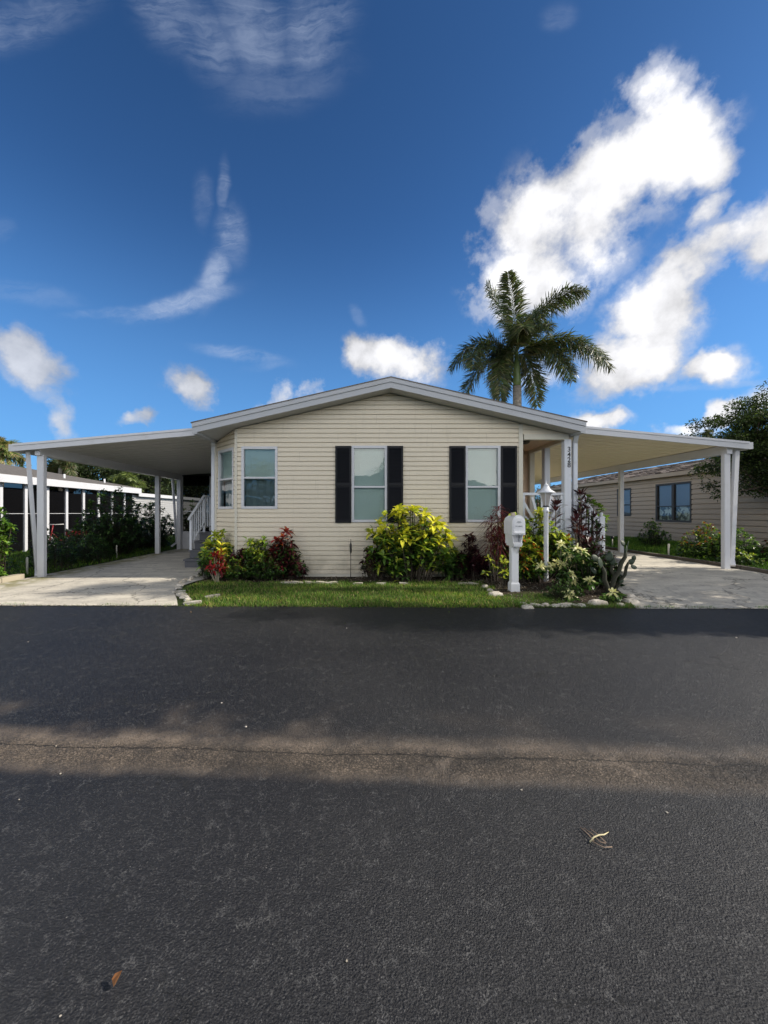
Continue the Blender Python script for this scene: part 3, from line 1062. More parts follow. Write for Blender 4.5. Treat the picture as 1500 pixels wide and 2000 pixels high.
for i, (px, py) in enumerate([(1020, 1181), (1030, 1188), (1050, 1184), (1066, 1184), (1084, 1185), (1102, 1185), (1120, 1184), (1136, 1185)]):
    stone(px, py, (i * 3) % 4, rnd.uniform(-.4, .4), .85, ORD[i] + ' pale stone from the left in the street edge row below mailbox and lamp', gC)
stone(1168, 1180, 3, .1, 1.25, 'large pale stone at the street edge below the white poinsettia', None)
stone(1212, 1184, 1, .2, .9, 'small pale stone low beside the right driveway corner', None)
stone(1228, 1166, 0, .6, 1.1, 'flat light grey stone at the driveway corner, upper of two', None)
stone(1231, 1176, 0, .2, 1.3, 'flat light grey stone at the driveway corner, lower of two', None)
stone(1165, 1140, 1, .2, .7, 'small pale stone under the cactus stems', None)

# low block edging of the left lot line and old timber edging of the right one
cb = MB()
cb.bevbox(-7.36, -7.20, 7.05, 7.62, -.02, .125, .015)
cb.bevbox(-7.37, -7.21, 7.64, 8.16, -.02, .13, .015)
for k in range(3): cb.bevbox(-7.35 - k * .01, -7.19, 5.98 + k * .36, 6.30 + k * .36, -.02, .10, .02)
tag(cb.build('curb_blocks', 'curb_block', loc=(-7.3, 7.5, 0)), 'mossy tan concrete blocks edging the left driveway beside the front post', 'edging')
cb = MB()
for k in range(14):
    y0 = 6.0 + k * .78
    xx = 8.2 + max(0, 7.6 - y0 - .4) * 1.05
    x2 = 8.2 + max(0, 7.6 - y0 - 1.1) * 1.05
    z = gh(8.2, y0)
    cb.bar((xx + .0, y0, z + .03), (x2 + rnd.uniform(-.02, .02), y0 + .74, gh(8.2, y0 + .74) + .03), .13, .11)
painted('old_timber', (.10, .085, .07), .9, .2, (.05, .06, .03), .7, 6, .01)
tag(cb.build('timber_edging', 'old_timber', loc=(8.2, 8, .1)), 'weathered dark timber edging along the outer side of the right driveway', 'edging')

# ------------------------------------------------------------------ the mobile home
YF, YW = 7.95, 8.35
PX, ZTOP, SL = .545, 4.22, .2285        # roof apex x, top z, slope
XL, XR = -3.57, 4.58
YB = 22.0
def rz_top(x): return ZTOP - SL * abs(x - PX)
def rz_bot(x): return rz_top(x) - .205
home = empty('mobile_home', (.5, 9.0, 0), 'cream sided single storey home with black shutters and low gable roof', 'house')

fr_front = (0, YW, 1, 0)
WIN = {}
def wrect(fr, px0, px1, py0, py1, Y):
    return (wx(px0, Y), wx(px1, Y), wz(py1, Y), wz(py0, Y))
W1 = wrect(fr_front, 473.5, 540.5, 874, 992, YW)
W2 = wrect(fr_front, 688.5, 754.5, 872.5, 1018, YW)
W3 = wrect(fr_front, 910, 975.5, 872.5, 1018, YW)
xw0, xw1 = -2.78, 3.36
ZB = .10
wall = MB()
# front wall: lapped siding following the gable
def fl(z):  # left boundary at height z under the soffit line
    return max(xw0, PX - (rz_bot(PX) - z) / SL)
def frr(z):
    return min(xw1, PX + (rz_bot(PX) - z) / SL)
ztop_w = rz_bot(PX) - .002
siding(wall, fr_front, ZB, ztop_w, fl, frr, [W1, W2, W3])
# chamfered corner
s2 = math.sqrt(.5)
fr_ch = (-3.49, 9.06, s2, -s2)
chl = .71 * math.sqrt(2)
W0 = (.14, .86, W1[2], W1[3])
siding(wall, fr_ch, ZB, 3.25, lambda z: max(0, (z - 3.093) / .1616), lambda z: chl, [W0], zref=ZB)
# left side wall, looking to -x: u runs from the back to the front
fr_left = (-3.49, YB, 0, -1)
siding(wall, fr_left, ZB, 3.10, lambda z: 0, lambda z: YB - 9.06, [(8.0, 8.9, .95, 3.0)])
# right side wall behind the porch
fr_right = (4.46, 10.2, 0, 1)
siding(wall, fr_right, ZB, 3.1, lambda z: 0, lambda z: YB - 10.2)
# wall behind
wall.add([(-3.49, YB, ZB), (4.46, YB, ZB), (4.46, YB, 3.1), (-3.49, YB, 3.1)], [(0, 1, 2, 3)])
wl = wall.build('wall', 'siding_cream', home)
# porch walls
pw = MB()
siding(pw, (3.36, 10.2, 1, 0), .86, 3.06, lambda z: 0, lambda z: 1.10, [(.06, .72, .88, 2.78)])
siding(pw, (3.375, 8.42, 0, 1), .86, 3.06, lambda z: 0, lambda z: 1.78)
pw.build('porch_wall', 'tan_inside', home)
# base skirt
sk = MB()
sk.box(-2.8, 3.37, YW + .01, YW + .05, -.05, ZB - .004)
sk.box(3.39, 4.44, YW + .02, YW + .05, -.05, .80)
sk.box(4.40, 4.44, YW + .06, 10.2, -.05, .80)
sk.build('foundation_skirt', 'trim_cream', home)

# header over the porch (siding triangle plus band)
hd = MB()
siding(hd, fr_front, 3.13, rz_bot(3.36) - .002, lambda z: 3.40, lambda z: min(4.44, PX + (rz_bot(PX) - z) / SL), zref=3.13)
hd.build('porch_gable', 'siding_cream', home)
hb = MB()
hb.box(3.46, 4.44, YW - .022, YW + .10, 3.015, 3.13)
hb.box(4.34, 4.44, YW + .10, 10.2, 2.98, 3.10)
hb.build('porch_beam', 'trim_cream', home)
pc = MB(); pc.box(3.36, 4.34, YW + .10, 10.2, 3.06, 3.10)
for k in range(12): pc.box(3.40, 4.34, YW + .14 + k * .15, YW + .145 + k * .15, 3.052, 3.06)
pc.build('porch_ceiling', 'tan_inside', home)
pl_ = MB(); pl_.lathe(3.66, 8.75, [(.10, 3.055), (.10, 3.03), (.07, 3.0), (.02, 2.985)], 14)
pl_.build('ceiling_lamp', 'dark_trim', home)
pf = MB(); pf.box(3.36, 4.47, YW + .055, 10.2, .80, .86)
pf.build('porch_floor', 'step_grey', home)

# corner boards
tr_ = MB()
tr_.box(xw1 - .015, xw1 + .075, YW - .028, YW + .05, ZB, rz_bot(xw1 + .07) - .01)
tr_.build('corner_board', 'trim_cream', home)
tr_ = MB()
tr_.bar((xw0 - .012, YW + .0, ZB), (xw0 - .012, YW + .0, rz_bot(xw0) - .01), .055, .045, up=(0, 1, 0))
tr_.build('corner_board', 'trim_cream', home)
tr_ = MB()
tr_.box(-3.53, -3.475, 9.02, 9.10, ZB, 3.1)
tr_.build('corner_board', 'trim_cream', home)

# porch posts
ps = MB(); ps.bevbox(4.335, 4.49, YW - .03, YW + .12, .0, 3.015, .012)
post1 = ps.build('porch_post', 'post_white', home)
for i, ch_ in enumerate('3428'):
    text_mesh('house_number', ch_, .150, 'black_metal', post1, (4.43, YW - .034, wz(878 + i * 10.2, YW - .03)), .003)
ps = MB(); ps.bevbox(4.335, 4.47, 9.24, 9.40, .86, 3.0, .012)
ps.build('porch_post', 'post_white', home)
ps = MB(); ps.bevbox(4.335, 4.47, 10.08, 10.19, .86, 3.0, .012)
ps.build('porch_post', 'trim_cream', home)
# downspout beside the number post
ds = MB(); ds.bevbox(4.56, 4.655, YW + .02, YW + .11, .12, 2.98, .012)
ds.bar((4.60, YW + .06, 2.95), (4.55, YW - .12, 3.10), .09, .07)
ds.build('downspout', 'post_white', home)

# porch railing with a sunburst of slats
rl = MB()
zr = wz(962, YW)
rl.box(3.44, 4.335, YW + .02, YW + .09, zr - .055, zr)
rl.box(3.44, 4.335, YW + .03, YW + .08, .90, .96)
rl.box(3.44, 3.50, YW + .03, YW + .08, .96, zr - .055)
rl.box(4.28, 4.335, YW + .03, YW + .08, .96, zr - .055)
rail = rl.build('railing', 'post_white', home)
sbm = MB()
cxx = 3.89
for k in range(11):
    an = R(12 + k * 15.6)
    dxx, dzz = math.cos(an), math.sin(an)
    L_ = min(.43 / max(.01, abs(dxx)), (zr - .06 - .99) / max(.01, dzz))
    sbm.bar((cxx + dxx * .12, YW + .055, .98 + dzz * .10), (cxx + dxx * L_ * .97, YW + .055, .98 + dzz * L_ * .97), .055, .02, up=(0, 1, 0))
sbm.prism_y([(cxx + .16 * math.cos(R(a)), .962 + .16 * math.sin(R(a))) for a in range(0, 181, 15)], YW + .038, YW + .068)
sbm.build('sunburst_slats', 'post_white', rail)
sr = MB()
sr.box(4.37, 4.43, 8.5, 9.24, zr - .05, zr); sr.box(4.37, 4.43, 8.5, 9.24, .92, .96)
for k in range(6): sr.box(4.385, 4.415, 8.58 + k * .11, 8.61 + k * .11, .96, zr - .05)
sr.build('side_railing', 'post_white', home)
# porch door
dm = MB(); dm.box(3.43, 4.07, 10.15, 10.19, .87, 2.78)
door = dm.build('porch_door', 'trim_cream', home)
dm = MB(); dm.box(3.44, 3.47, 10.12, 10.15, .88, 2.76); dm.box(4.04, 4.07, 10.12, 10.15, .88, 2.76); dm.box(3.47, 4.04, 10.12, 10.15, 2.72, 2.76)
dm.build('door_frame', 'dark_trim', door)

# interior darkness: plain room shell so windows look into a room
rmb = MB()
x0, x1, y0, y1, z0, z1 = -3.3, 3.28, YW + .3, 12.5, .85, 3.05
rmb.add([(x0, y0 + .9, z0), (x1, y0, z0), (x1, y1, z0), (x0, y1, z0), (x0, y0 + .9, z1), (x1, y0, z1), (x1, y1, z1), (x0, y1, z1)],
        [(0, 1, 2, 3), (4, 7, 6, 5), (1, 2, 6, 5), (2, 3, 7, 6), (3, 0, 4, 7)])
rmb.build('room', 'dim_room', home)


def window(parent, fr, w, midf, blind, bmat='blind_white', fmat='white_metal', fw=.035, dark=False, name='window'):
    u0, u1, z0, z1 = w
    f = MB()
    o_ = .022
    f.fbox(fr, u0 - .02, u0 + fw, -.09, o_, z0 - .02, z1 + .02)
    f.fbox(fr, u1 - fw, u1 + .02, -.09, o_, z0 - .02, z1 + .02)
    f.fbox(fr, u0 + fw, u1 - fw, -.09, o_, z1 - fw, z1 + .02)
    f.fbox(fr, u0 + fw, u1 - fw, -.09, o_ + .01, z0 - .02, z0 + fw)
    zm = z0 + (z1 - z0) * midf
    f.fbox(fr, u0 + fw, u1 - fw, -.05, .012, zm - .02, zm + .018)
    wn = f.build(name, fmat, parent)
    for (a, c, dd) in ((z0 + fw, zm - .02, -.012), (zm + .018, z1 - fw, -.03)):
        g = MB(); P = [fp(fr, u0 + fw, dd, a), fp(fr, u1 - fw, dd, a), fp(fr, u1 - fw, dd, c), fp(fr, u0 + fw, dd, c)]
        g.add(P, [(0, 1, 2, 3)])
        g.build('pane', 'window_glass', wn)
    if blind:
        bl = MB()
        zb = z0 + fw if blind == 'full' else zm - .02
        z = z1 - fw - .03
        bl.fbox(fr, u0 + fw, u1 - fw, -.10, -.07, z, z1 - fw)
        while z > zb + .01:
            bl.add([fp(fr, u0 + fw + .002, -.072, z - .030), fp(fr, u1 - fw - .002, -.072, z - .030), fp(fr, u1 - fw - .002, -.086, z - .004), fp(fr, u0 + fw + .002, -.086, z - .004)], [(0, 1, 2, 3)])
            z -= .0255
        bl.fbox(fr, u0 + fw, u1 - fw, -.095, -.07, z - .012, z)
        for uu in (.2, .8):
            q = u0 + (u1 - u0) * uu
            bl.fbox(fr, q - .002, q + .002, -.068, -.066, z, z1 - fw)
        bl.build('blind', bmat, wn)
        if blind == 'half':  # added panel that gives the lower pane its dim reflected tone
            cu = MB(); cu.add([fp(fr, u0 + fw + (u1 - u0 - 2 * fw) * (k // 2) / 9, -.13 - (.02 if k // 2 % 2 else 0), (z0 + fw if k % 2 == 0 else zm)) for k in range(20)], [(2 * k, 2 * k + 2, 2 * k + 3, 2 * k + 1) for k in range(9)])
            cu.build('pane_tone_panel', 'dim_pane_tone', wn)
    return wn


window(home, fr_front, W1, .50, 'half')
window(home, fr_front, W2, .462, 'full')
window(home, fr_front, W3, .462, 'full')
window(home, fr_ch, W0, .50, 'half')

# shutters with real louvres
def shutter(u0, u1, z0, z1):
    s_ = MB(); y0 = YW - .045
    s_.box(u0, u0 + .04, y0, YW - .016, z0, z1); s_.box(u1 - .04, u1, y0, YW - .016, z0, z1)
    zm = (z0 + z1) / 2
    for a, c in ((z0, z0 + .05), (zm - .03, zm + .03), (z1 - .05, z1)): s_.box(u0 + .04, u1 - .04, y0, YW - .016, a, c)
    s_.box(u0 + .04, u1 - .04, YW - .024, YW - .018, z0 + .05, z1 - .05)
    z = z0 + .06
    while z < z1 - .07:
        if not (zm - .06 < z < zm + .035):
            s_.add([(u0 + .04, y0 + .003, z), (u1 - .04, y0 + .003, z), (u1 - .04, YW - .026, z + .030), (u0 + .04, YW - .026, z + .030)], [(0, 1, 2, 3)])
        z += .030
    s_.build('shutter', 'shutter_black', home)


for a, c in ((655, 686), (756, 787), (877, 908.5), (977.5, 1008.5)):
    shutter(wx(a, YW), wx(c, YW), wz(1021, YW), wz(871.5, YW))

# roof: shingle skin, fascia boards, soffit, gutters
roof = MB()
th = .022
for sgn, xe in ((-1, XL - .02), (1, XR + .02)):
    P = [(xe, YF - .03), (PX, YF - .03), (PX, YB + .2), (xe, YB + .2)]
    if sgn > 0: P = [(PX, YF - .03), (xe, YF - .03), (xe, YB + .2), (PX, YB + .2)]
    roof.hexa([(x, y, rz_top(x)) for x, y in P] + [(x, y, rz_top(x) + th) for x, y in P])
rf = roof.build('roof', 'shingle', home)
fa = MB()
def strip(top, bot, y0, y1, xl=XL, xr=XR):
    fa.prism_y([(xl, rz_top(xl) - bot), (PX, rz_top(PX) - bot), (PX, rz_top(PX) - top), (xl, rz_top(xl) - top)], y0, y1)
    fa.prism_y([(PX, rz_top(PX) - bot), (xr, rz_top(xr) - bot), (xr, rz_top(xr) - top), (PX, rz_top(PX) - top)], y0, y1)
strip(.0, .085, YF - .022, YF + .02)
strip(.085, .205, YF, YF + .02, XL + .02, XR - .02)
fa.build('fascia', 'fascia_grey', rf)
so_ = MB()
for k in range(26):
    y0 = YF + .022 + 0
    xa = XL + .03 + (XR - XL - .06) * k / 26; xb = XL + .03 + (XR - XL - .06) * (k + 1) / 26 - .012
    if xa < PX < xb: xb = PX
    so_.add([(xa, YF + .02, rz_bot(xa) + .012), (xb, YF + .02, rz_bot(xb) + .012), (xb, 9.1, rz_bot(xb) + .012), (xa, 9.1, rz_bot(xa) + .012)], [(0, 1, 2, 3)])
so_.add([(XL + .02, YF + .02, rz_bot(XL) + .016), (PX, YF + .02, rz_bot(PX) + .016), (PX, 9.1, rz_bot(PX) + .016), (XL + .02, 9.1, rz_bot(XL) + .016)], [(0, 1, 2, 3)])
so_.add([(PX, YF + .02, rz_bot(PX) + .016), (XR - .02, YF + .02, rz_bot(XR) + .016), (XR - .02, YB, rz_bot(XR) + .016), (PX, YB, rz_bot(PX) + .016)], [(0, 1, 2, 3)])
so_.build('soffit', 'soffit_grey', rf)
for sgn, xe, nm in ((-1, XL, 'gutter'), (1, XR, 'gutter')):
    g = MB(); ze = rz_top(xe) - .085
    w_ = .10
    xo = xe - .0 if sgn < 0 else xe - w_
    g.box(xo, xo + .01, YF + .025, YB, ze - .13, ze)
    g.box(xo + w_ - .01, xo + w_, YF + .025, YB, ze - .13, ze)
    g.box(xo + .01, xo + w_ - .01, YF + .025, YB, ze - .13, ze - .12)
    g.box(xo, xo + w_, YF + .004, YF + .025, ze - .135, ze)
    g.build(nm, 'fascia_grey', rf)
g = MB(); g.bevbox(-3.60, -3.52, 9.0, 9.08, .1, 3.0, .012)
g.bar((-3.56, 9.04, 2.98), (-3.53, 8.95, 3.06), .08, .08)
g.build('downspout', 'post_white', home)

# ------------------------------------------------------------------ carports
def carport(name, label, xin, xout, zin, zout, yf, yb, mat_ceiling, rib=.010):
    root = empty(name, ((xin + xout) / 2, yf + 2, 0), label, 'carport')
    z = lambda x, o_=0: zin + (zout - zin) * (x - xin) / (xout - xin) + o_
    sg = 1 if xout > xin else -1
    p = MB()
    a, c = (xin, xout) if sg > 0 else (xout, xin)
    p.hexa([(a, yf + .02, z(a) - .06), (c, yf + .02, z(c) - .06), (c, yb, z(c) - .06), (a, yb, z(a) - .06),
            (a, yf + .02, z(a) - .01), (c, yf + .02, z(c) - .01), (c, yb, z(c) - .01), (a, yb, z(a) - .01)])
    # ribs of the pan roof, running down the slope
    k = 0; y = yf + .3
    while y < yb - .1:
        p.hexa([(a, y, z(a) - .06 - rib), (c, y, z(c) - .06 - rib), (c, y + .014, z(c) - .06 - rib), (a, y + .014, z(a) - .06 - rib),
                (a, y, z(a) - .06), (c, y, z(c) - .06), (c, y + .014, z(c) - .06), (a, y + .014, z(a) - .06)])
        y += .305
    pan = p.build('roof_panel', mat_ceiling, root)
    f_ = MB()
    def fstrip(t, b_, y0, y1):
        f_.hexa([(a, y0, z(a) - b_), (c, y0, z(c) - b_), (c, y1, z(c) - b_), (a, y1, z(a) - b_),
                 (a, y0, z(a) - t), (c, y0, z(c) - t), (c, y1, z(c) - t), (a, y1, z(a) - t)])
    fstrip(-.01, .035, yf - .03, yf + .02)
    fstrip(.035, .145, yf - .012, yf + .02)
    xo = xout
    f_.box(min(xo, xo + sg * .09), max(xo, xo + sg * .09), yf - .012, yb, zout - .145, zout)
    f_.build('fascia', 'white_metal', root)
    return root, z


cpL, zL = carport('carport', 'white flat roofed carport over the left driveway, in shadow inside', XL - .01, -7.43, 3.205, 2.87, 8.12, 22.0, 'ceiling_pan_shaded')
bL = MB(); bL.box(-7.06, -6.95, 8.22, 15.9, 2.66, 2.87 - .02 + (.43 * .087)); bL.build('beam', 'white_metal', cpL)
for (x, y) in ((-7.0, 8.33), (-7.0, 13.0), (-7.0, 14.5)):
    q = MB(); q.bevbox(x - .075, x + .075, y - .05, y + .05, gh(x, y), 2.67, .01); q.build('post', 'white_metal', cpL)
q = MB()
q.bar((-7.28, 8.30, 2.74), (-7.18, 8.42, .16), .085, .07)
q.bar((-7.18, 8.42, .17), (-7.08, 8.30, .06), .08, .06)
q.build('downspout', 'white_metal', cpL)
q = MB(); q.bar((-7.25, 14.5, 2.72), (-7.14, 14.6, .3), .085, .07); q.bar((-7.14, 14.6, .3), (-7.3, 14.5, .15), .08, .06); q.build('downspout', 'white_metal', cpL)

cpR, zR = carport('carport', 'white flat roofed carport over the right driveway with ceiling tinted warm for bounced light', XR + .01, 8.20, 3.27, 2.93, 8.20, 20.0, 'ceiling_pan_bounce_lit')
bR = MB(); bR.box(7.83, 7.95, 8.30, 17.2, 2.70, 2.89); bR.build('beam', 'white_metal', cpR)
for (x, y) in ((7.88, 8.38), (7.88, 11.8), (7.88, 17.0)):
    q = MB(); q.bevbox(x - .065, x + .065, y - .05, y + .05, gh(x, y), 2.71, .01); q.build('post', 'white_metal', cpR)
q = MB()
q.bar((8.09, 8.36, 2.82), (8.08, 8.46, .42), .10, .07)
q.bar((8.08, 8.46, .44), (8.02, 8.36, .27), .085, .06)
q.build('downspout', 'white_metal', cpR)

# screen room closing the back of the left carport
YS = 14.6
scr = empty('screen_room', (-5.2, YS, gh(-5.2, YS)), 'white framed screen room with dark mesh at the back of the left carport', 'screen room')
q = MB(); q.box(-6.98, -3.6, YS + .03, YS + .09, .03, .68); q.build('kick_panel', 'white_metal', scr)
q = MB()
for x in (-6.98, -5.9, -4.8, -3.68): q.box(x, x + .06, YS, YS + .06, .682, 2.80)
q.box(-6.92, -3.68, YS, YS + .055, 1.46, 1.49); q.box(-6.92, -3.68, YS, YS + .055, .682, .71)
q.build('frame', 'white_metal', scr)
q = MB(); q.add([(-6.96, YS + .04, .69), (-3.62, YS + .04, .69), (-3.62, YS + .04, 3.02), (-6.96, YS + .04, 2.88)], [(0, 1, 2, 3)]); q.build('screen', 'insect_screen', scr)
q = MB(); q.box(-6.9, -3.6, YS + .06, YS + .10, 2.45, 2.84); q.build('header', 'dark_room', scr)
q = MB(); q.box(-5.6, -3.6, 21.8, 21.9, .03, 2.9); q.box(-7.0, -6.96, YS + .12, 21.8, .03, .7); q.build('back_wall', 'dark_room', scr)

# ------------------------------------------------------------------ side stairs under the left carport
sx0, sx1 = -4.57, -3.62
st_ = empty('side_steps', (-4.1, 10.2, gh(-4, 10)), 'dark grey steps with white handrail at the left side of the cream home', 'steps')
g0 = gh(-4, 10) + .01
for k in range(4):
    y0 = 9.66 + k * .29; zt = g0 + .21 * (k + 1)
    last = k == 3
    q = MB(); q.box(sx0 + .03, sx1, y0 + .03, y0 + (1.5 if last else .29) + .02, g0 - .02, zt - .045)
    q.box(sx0, sx1, y0, y0 + (1.5 if last else .31), zt - .043, zt)
    q.build('step', 'step_grey', st_)
def hand(xr_, nm):
    q = MB()
    a = Vector((xr_, 9.96, g0 + 1.28)); c = Vector((xr_, 10.80, g0 + 1.86)); e = Vector((xr_, 11.9, g0 + 1.86))
    q.bar(a + (a - c) * .12, c, .065, .04); q.bar(c, e, .065, .04)
    q.bar((xr_, 9.98, g0 + .40), (xr_, 9.98, g0 + 1.27), .055)
    q.bar((xr_, 10.80, g0 + .82), (xr_, 10.80, g0 + 1.86), .055)
    q.bar((xr_, 11.88, g0 + .82), (xr_, 11.88, g0 + 1.86), .055)
    q.bar((xr_, 10.02, g0 + .56), (xr_, 10.80, g0 + 1.10), .04, .03)
    q.bar((xr_, 10.80, g0 + .98), (xr_, 11.88, g0 + .98), .04, .03)
    for k in range(1, 7):
        t = k / 7; y = 9.98 + .82 * t
        q.bar((xr_, y, g0 + .56 + .54 * t - .02), (xr_, y, g0 + 1.29 + .565 * t), .022)
    for k in range(1, 9):
        y = 10.80 + 1.08 * k / 9; q.bar((xr_, y, g0 + .98), (xr_, y, g0 + 1.85), .022)
    q.build(nm, 'post_white', st_)
hand(sx0 + .06, 'handrail'); hand(sx1 - .06, 'handrail')

# ------------------------------------------------------------------ porch steps on the right side, white picket rail
ps_ = empty('porch_steps', (5.1, 9.2, gh(5.1, 9.2)), 'grey porch steps with white ball topped newel posts on the right side of the home', 'steps')
gz = gh(5.2, 9.2) + .012
q = MB(); q.box(4.50, 5.24, 8.75, 9.9, gz, .84); q.build('landing', 'step_grey', ps_)
for k in range(3):
    q = MB(); x1_ = 5.245 + .24 * (3 - k); zt = gz + .16 * (k + 1)
    q.box(5.245, x1_, 8.86, 9.8, zt - .16 + .002, zt); q.build('step', 'step_grey', ps_)
for yy in (9.22, 9.94):
    q = MB(); q.bevbox(5.62, 5.75, yy - .05, yy + .05, gz, 1.30, .012)
    q.lathe(5.685, yy, [(.085, 1.30), (.085, 1.32), (.03, 1.36)], 4, False, R(45))
    q.lathe(5.685, yy, [(.012, 1.35), (.035, 1.37), (.043, 1.395), (.035, 1.42), (.01, 1.435)], 12)
    q.build('newel_post', 'post_white', ps_)
    q = MB(); q.bevbox(5.20, 5.31, yy - .045, yy + .045, gz, 1.78, .012)
    q.lathe(5.255, yy, [(.08, 1.78), (.08, 1.80), (.01, 1.90)], 4, False, R(45)); q.build('newel_post', 'post_white', ps_)
    q = MB()
    q.bar((5.31, yy, 1.70), (5.62, yy, 1.24), .05, .06); q.bar((5.31, yy, .94), (5.62, yy, .50), .04, .05)
    for k in range(1, 3):
        t = k / 3; x = 5.31 + .31 * t; q.bar((x, yy, .92 - .44 * t), (x, yy, 1.68 - .46 * t), .035)
    q.bar((4.60, yy, 1.72), (5.20, yy, 1.72), .05, .06); q.bar((4.60, yy, .94), (5.20, yy, .94), .04, .05)
    for k in range(5): q.bar((4.66 + k * .11, yy, .95), (4.66 + k * .11, yy, 1.70), .04, .03)
    q.build('handrail', 'post_white', ps_)

# ------------------------------------------------------------------ mailbox
mx_, my_ = 2.675, 6.88
mz = gh(mx_, my_)
mb_ = empty('mailbox', (mx_, my_, mz), 'white plastic mailbox on a thick white post in the front bed', 'mailbox')
q = MB()
pw_ = .063
q.bevbox(mx_ - pw_, mx_ + pw_, my_ - pw_, my_ + pw_, mz, 1.10, .01)
q.prism_z([(mx_ + a * .078, my_ + c * .078) for a, c in ((-1, -1), (1, -1), (1, 1), (-1, 1))], mz - .02, mz + .14)
vs = [(mx_ + a * .077, my_ + c * .077, mz + .14) for a, c in ((-1, -1), (1, -1), (1, 1), (-1, 1))] + [(mx_ + a * .064, my_ + c * .064, mz + .17) for a, c in ((-1, -1), (1, -1), (1, 1), (-1, 1))]
q.hexa(vs)
q.build('post', 'mail_white', mb_)
bx0, bx1, by0, by1 = mx_ - .115, mx_ + .115, 6.66, 7.08
def arch(w, zb, zs, zt, n=12):
    P = [(mx_ - w, zb), (mx_ + w, zb)]
    for k in range(n + 1):
        a = math.pi * k / n
        P.append((mx_ + w * math.cos(a) ** 1 if True else 0, zs + (zt - zs) * math.sin(a)))
    return P
q = MB(); q.prism_y(arch(.104, 1.045, 1.25, 1.372), by0 + .02, by1); 
q.prism_y(arch(.113, 1.04, 1.252, 1.386), by0 + .0, by0 + .05)
q.build('box', 'mail_white', mb_)
q = MB(); q.prism_y(arch(.088, 1.065, 1.24, 1.34), by0 - .012, by0 + .0)
dr_ = q.build('door', 'mail_white', mb_)
q = MB(); q.bar((mx_ - .09, by0 - .02, 1.075), (mx_ + .09, by0 - .02, 1.075), .02, .022)
q.build('door_lip', 'mail_white', dr_)
text_mesh('lettering', 'US MAIL', .036, 'text_grey', dr_, (mx_, by0 - .0135, 1.19), .001)
q = MB()
for k in range(3):   # small winged emblem above the lettering
    for sg in (-1, 1):
        q.add([(mx_, by0 - .0145, 1.245 + .010 * k), (mx_ + sg * (.045 - .010 * k), by0 - .0145, 1.256 + .012 * k), (mx_ + sg * (.040 - .010 * k), by0 - .0145, 1.262 + .012 * k), (mx_, by0 - .0145, 1.251 + .010 * k)],
              [(0, 1, 2, 3)])
q.build('emblem', 'text_grey', dr_)
# newspaper slot below: open-ended tray
q = MB()
for sg in (-1, 1):
    q.add([(mx_ + sg * .094, by0 + .05, 1.04), (mx_ + sg * .094, by1 - .03, 1.04), (mx_ + sg * .072, by1 - .03, .85), (mx_ + sg * .072, by0 + .05, .85),
           (mx_ + sg * .082, by0 + .05, 1.04), (mx_ + sg * .082, by1 - .03, 1.04), (mx_ + sg * .060, by1 - .03, .87), (mx_ + sg * .060, by0 + .05, .87)],
          [(0, 1, 2, 3), (4, 7, 6, 5), (0, 3, 7, 4)])
q.box(mx_ - .072, mx_ + .072, by0 + .04, by1 - .03, .835, .865)
q.box(mx_ - .09, mx_ + .09, by1 - .05, by1 - .03, .87, 1.04)
q.prism_y([(mx_ - .078, .866), (mx_ + .078, .866), (mx_ + .080, .895), (mx_ + .045, .905), (mx_ - .045, .905), (mx_ - .080, .895)], by0 + .028, by0 + .05)
q.build('newspaper_holder', 'mail_white', mb_)
q = MB()
q.add([(mx_ + .015, my_ - .066, .832), (mx_ + .045, my_ - .066, .832), (mx_ + .045, by0 + .06, .832), (mx_ + .015, by0 + .06, .832), (mx_ + .015, my_ - .066, .70), (mx_ + .045, my_ - .066, .70)],
      [(0, 1, 2, 3), (0, 3, 4), (1, 5, 2), (3, 2, 5, 4)])
q.build('bracket', 'mail_white', mb_)
q = MB(); q.box(mx_ - .05, mx_ + .015, 6.85, 6.90, 1.372, 1.43); q.build('address_tag', 'terracotta', mb_)

# ------------------------------------------------------------------ lamp post
lx, ly = 3.52, 7.45
lz = gh(lx, ly)
lp = empty('lamp_post', (lx, ly, lz), 'slim white lamp post with a tapered frosted lantern in the front bed', 'lamp post')
zc = wz(990, ly)
q = MB(); q.lathe(lx, ly, [(.052, lz - .02), (.052, lz + .05), (.043, lz + .07), (.043, zc - .10), (.052, zc - .09), (.052, zc - .06), (.043, zc - .05), (.043, zc)], 14); q.build('pole', 'post_white', lp)
q = MB(); q.box(lx - .008, lx + .008, ly - .05, ly - .04, zc - .11, zc - .08); q.build('light_sensor', 'black_metal', lp)
q = MB(); q.lathe(lx, ly, [(.055, zc), (.07, zc + .01), (.055, zc + .025)], 6, False); q.build('lantern_base', 'black_metal', lp)
zt = wz(963, ly)
q = MB(); q.lathe(lx, ly, [(.056, zc + .027), (.115, zt)], 6, False); q.build('lantern_glass', 'lamp_glass', lp)
q = MB()
for k in range(6):
    a = 2 * math.pi * k / 6
    q.bar((lx + .060 * math.cos(a), ly + .060 * math.sin(a), zc + .02), (lx + .118 * math.cos(a), ly + .118 * math.sin(a), zt), .012)
q.build('lantern_frame', 'post_white', lp)
q = MB()
q.lathe(lx, ly, [(.115, zt - .004), (.168, zt + .002), (.168, zt + .014), (.10, zt + .055), (.062, zt + .105), (.045, zt + .15), (.05, zt + .155), (.02, zt + .175), (.008, zt + .19), (.006, zt + .235), (.001, zt + .25)], 24, True)
q.build('lantern_roof', 'post_white', lp)
q = MB(); q.lathe(lx, ly, [(.012, zc + .03), (.03, zc + .08), (.03, zc + .13), (.01, zc + .16)], 10); q.build('bulb', 'blind_white', lp)


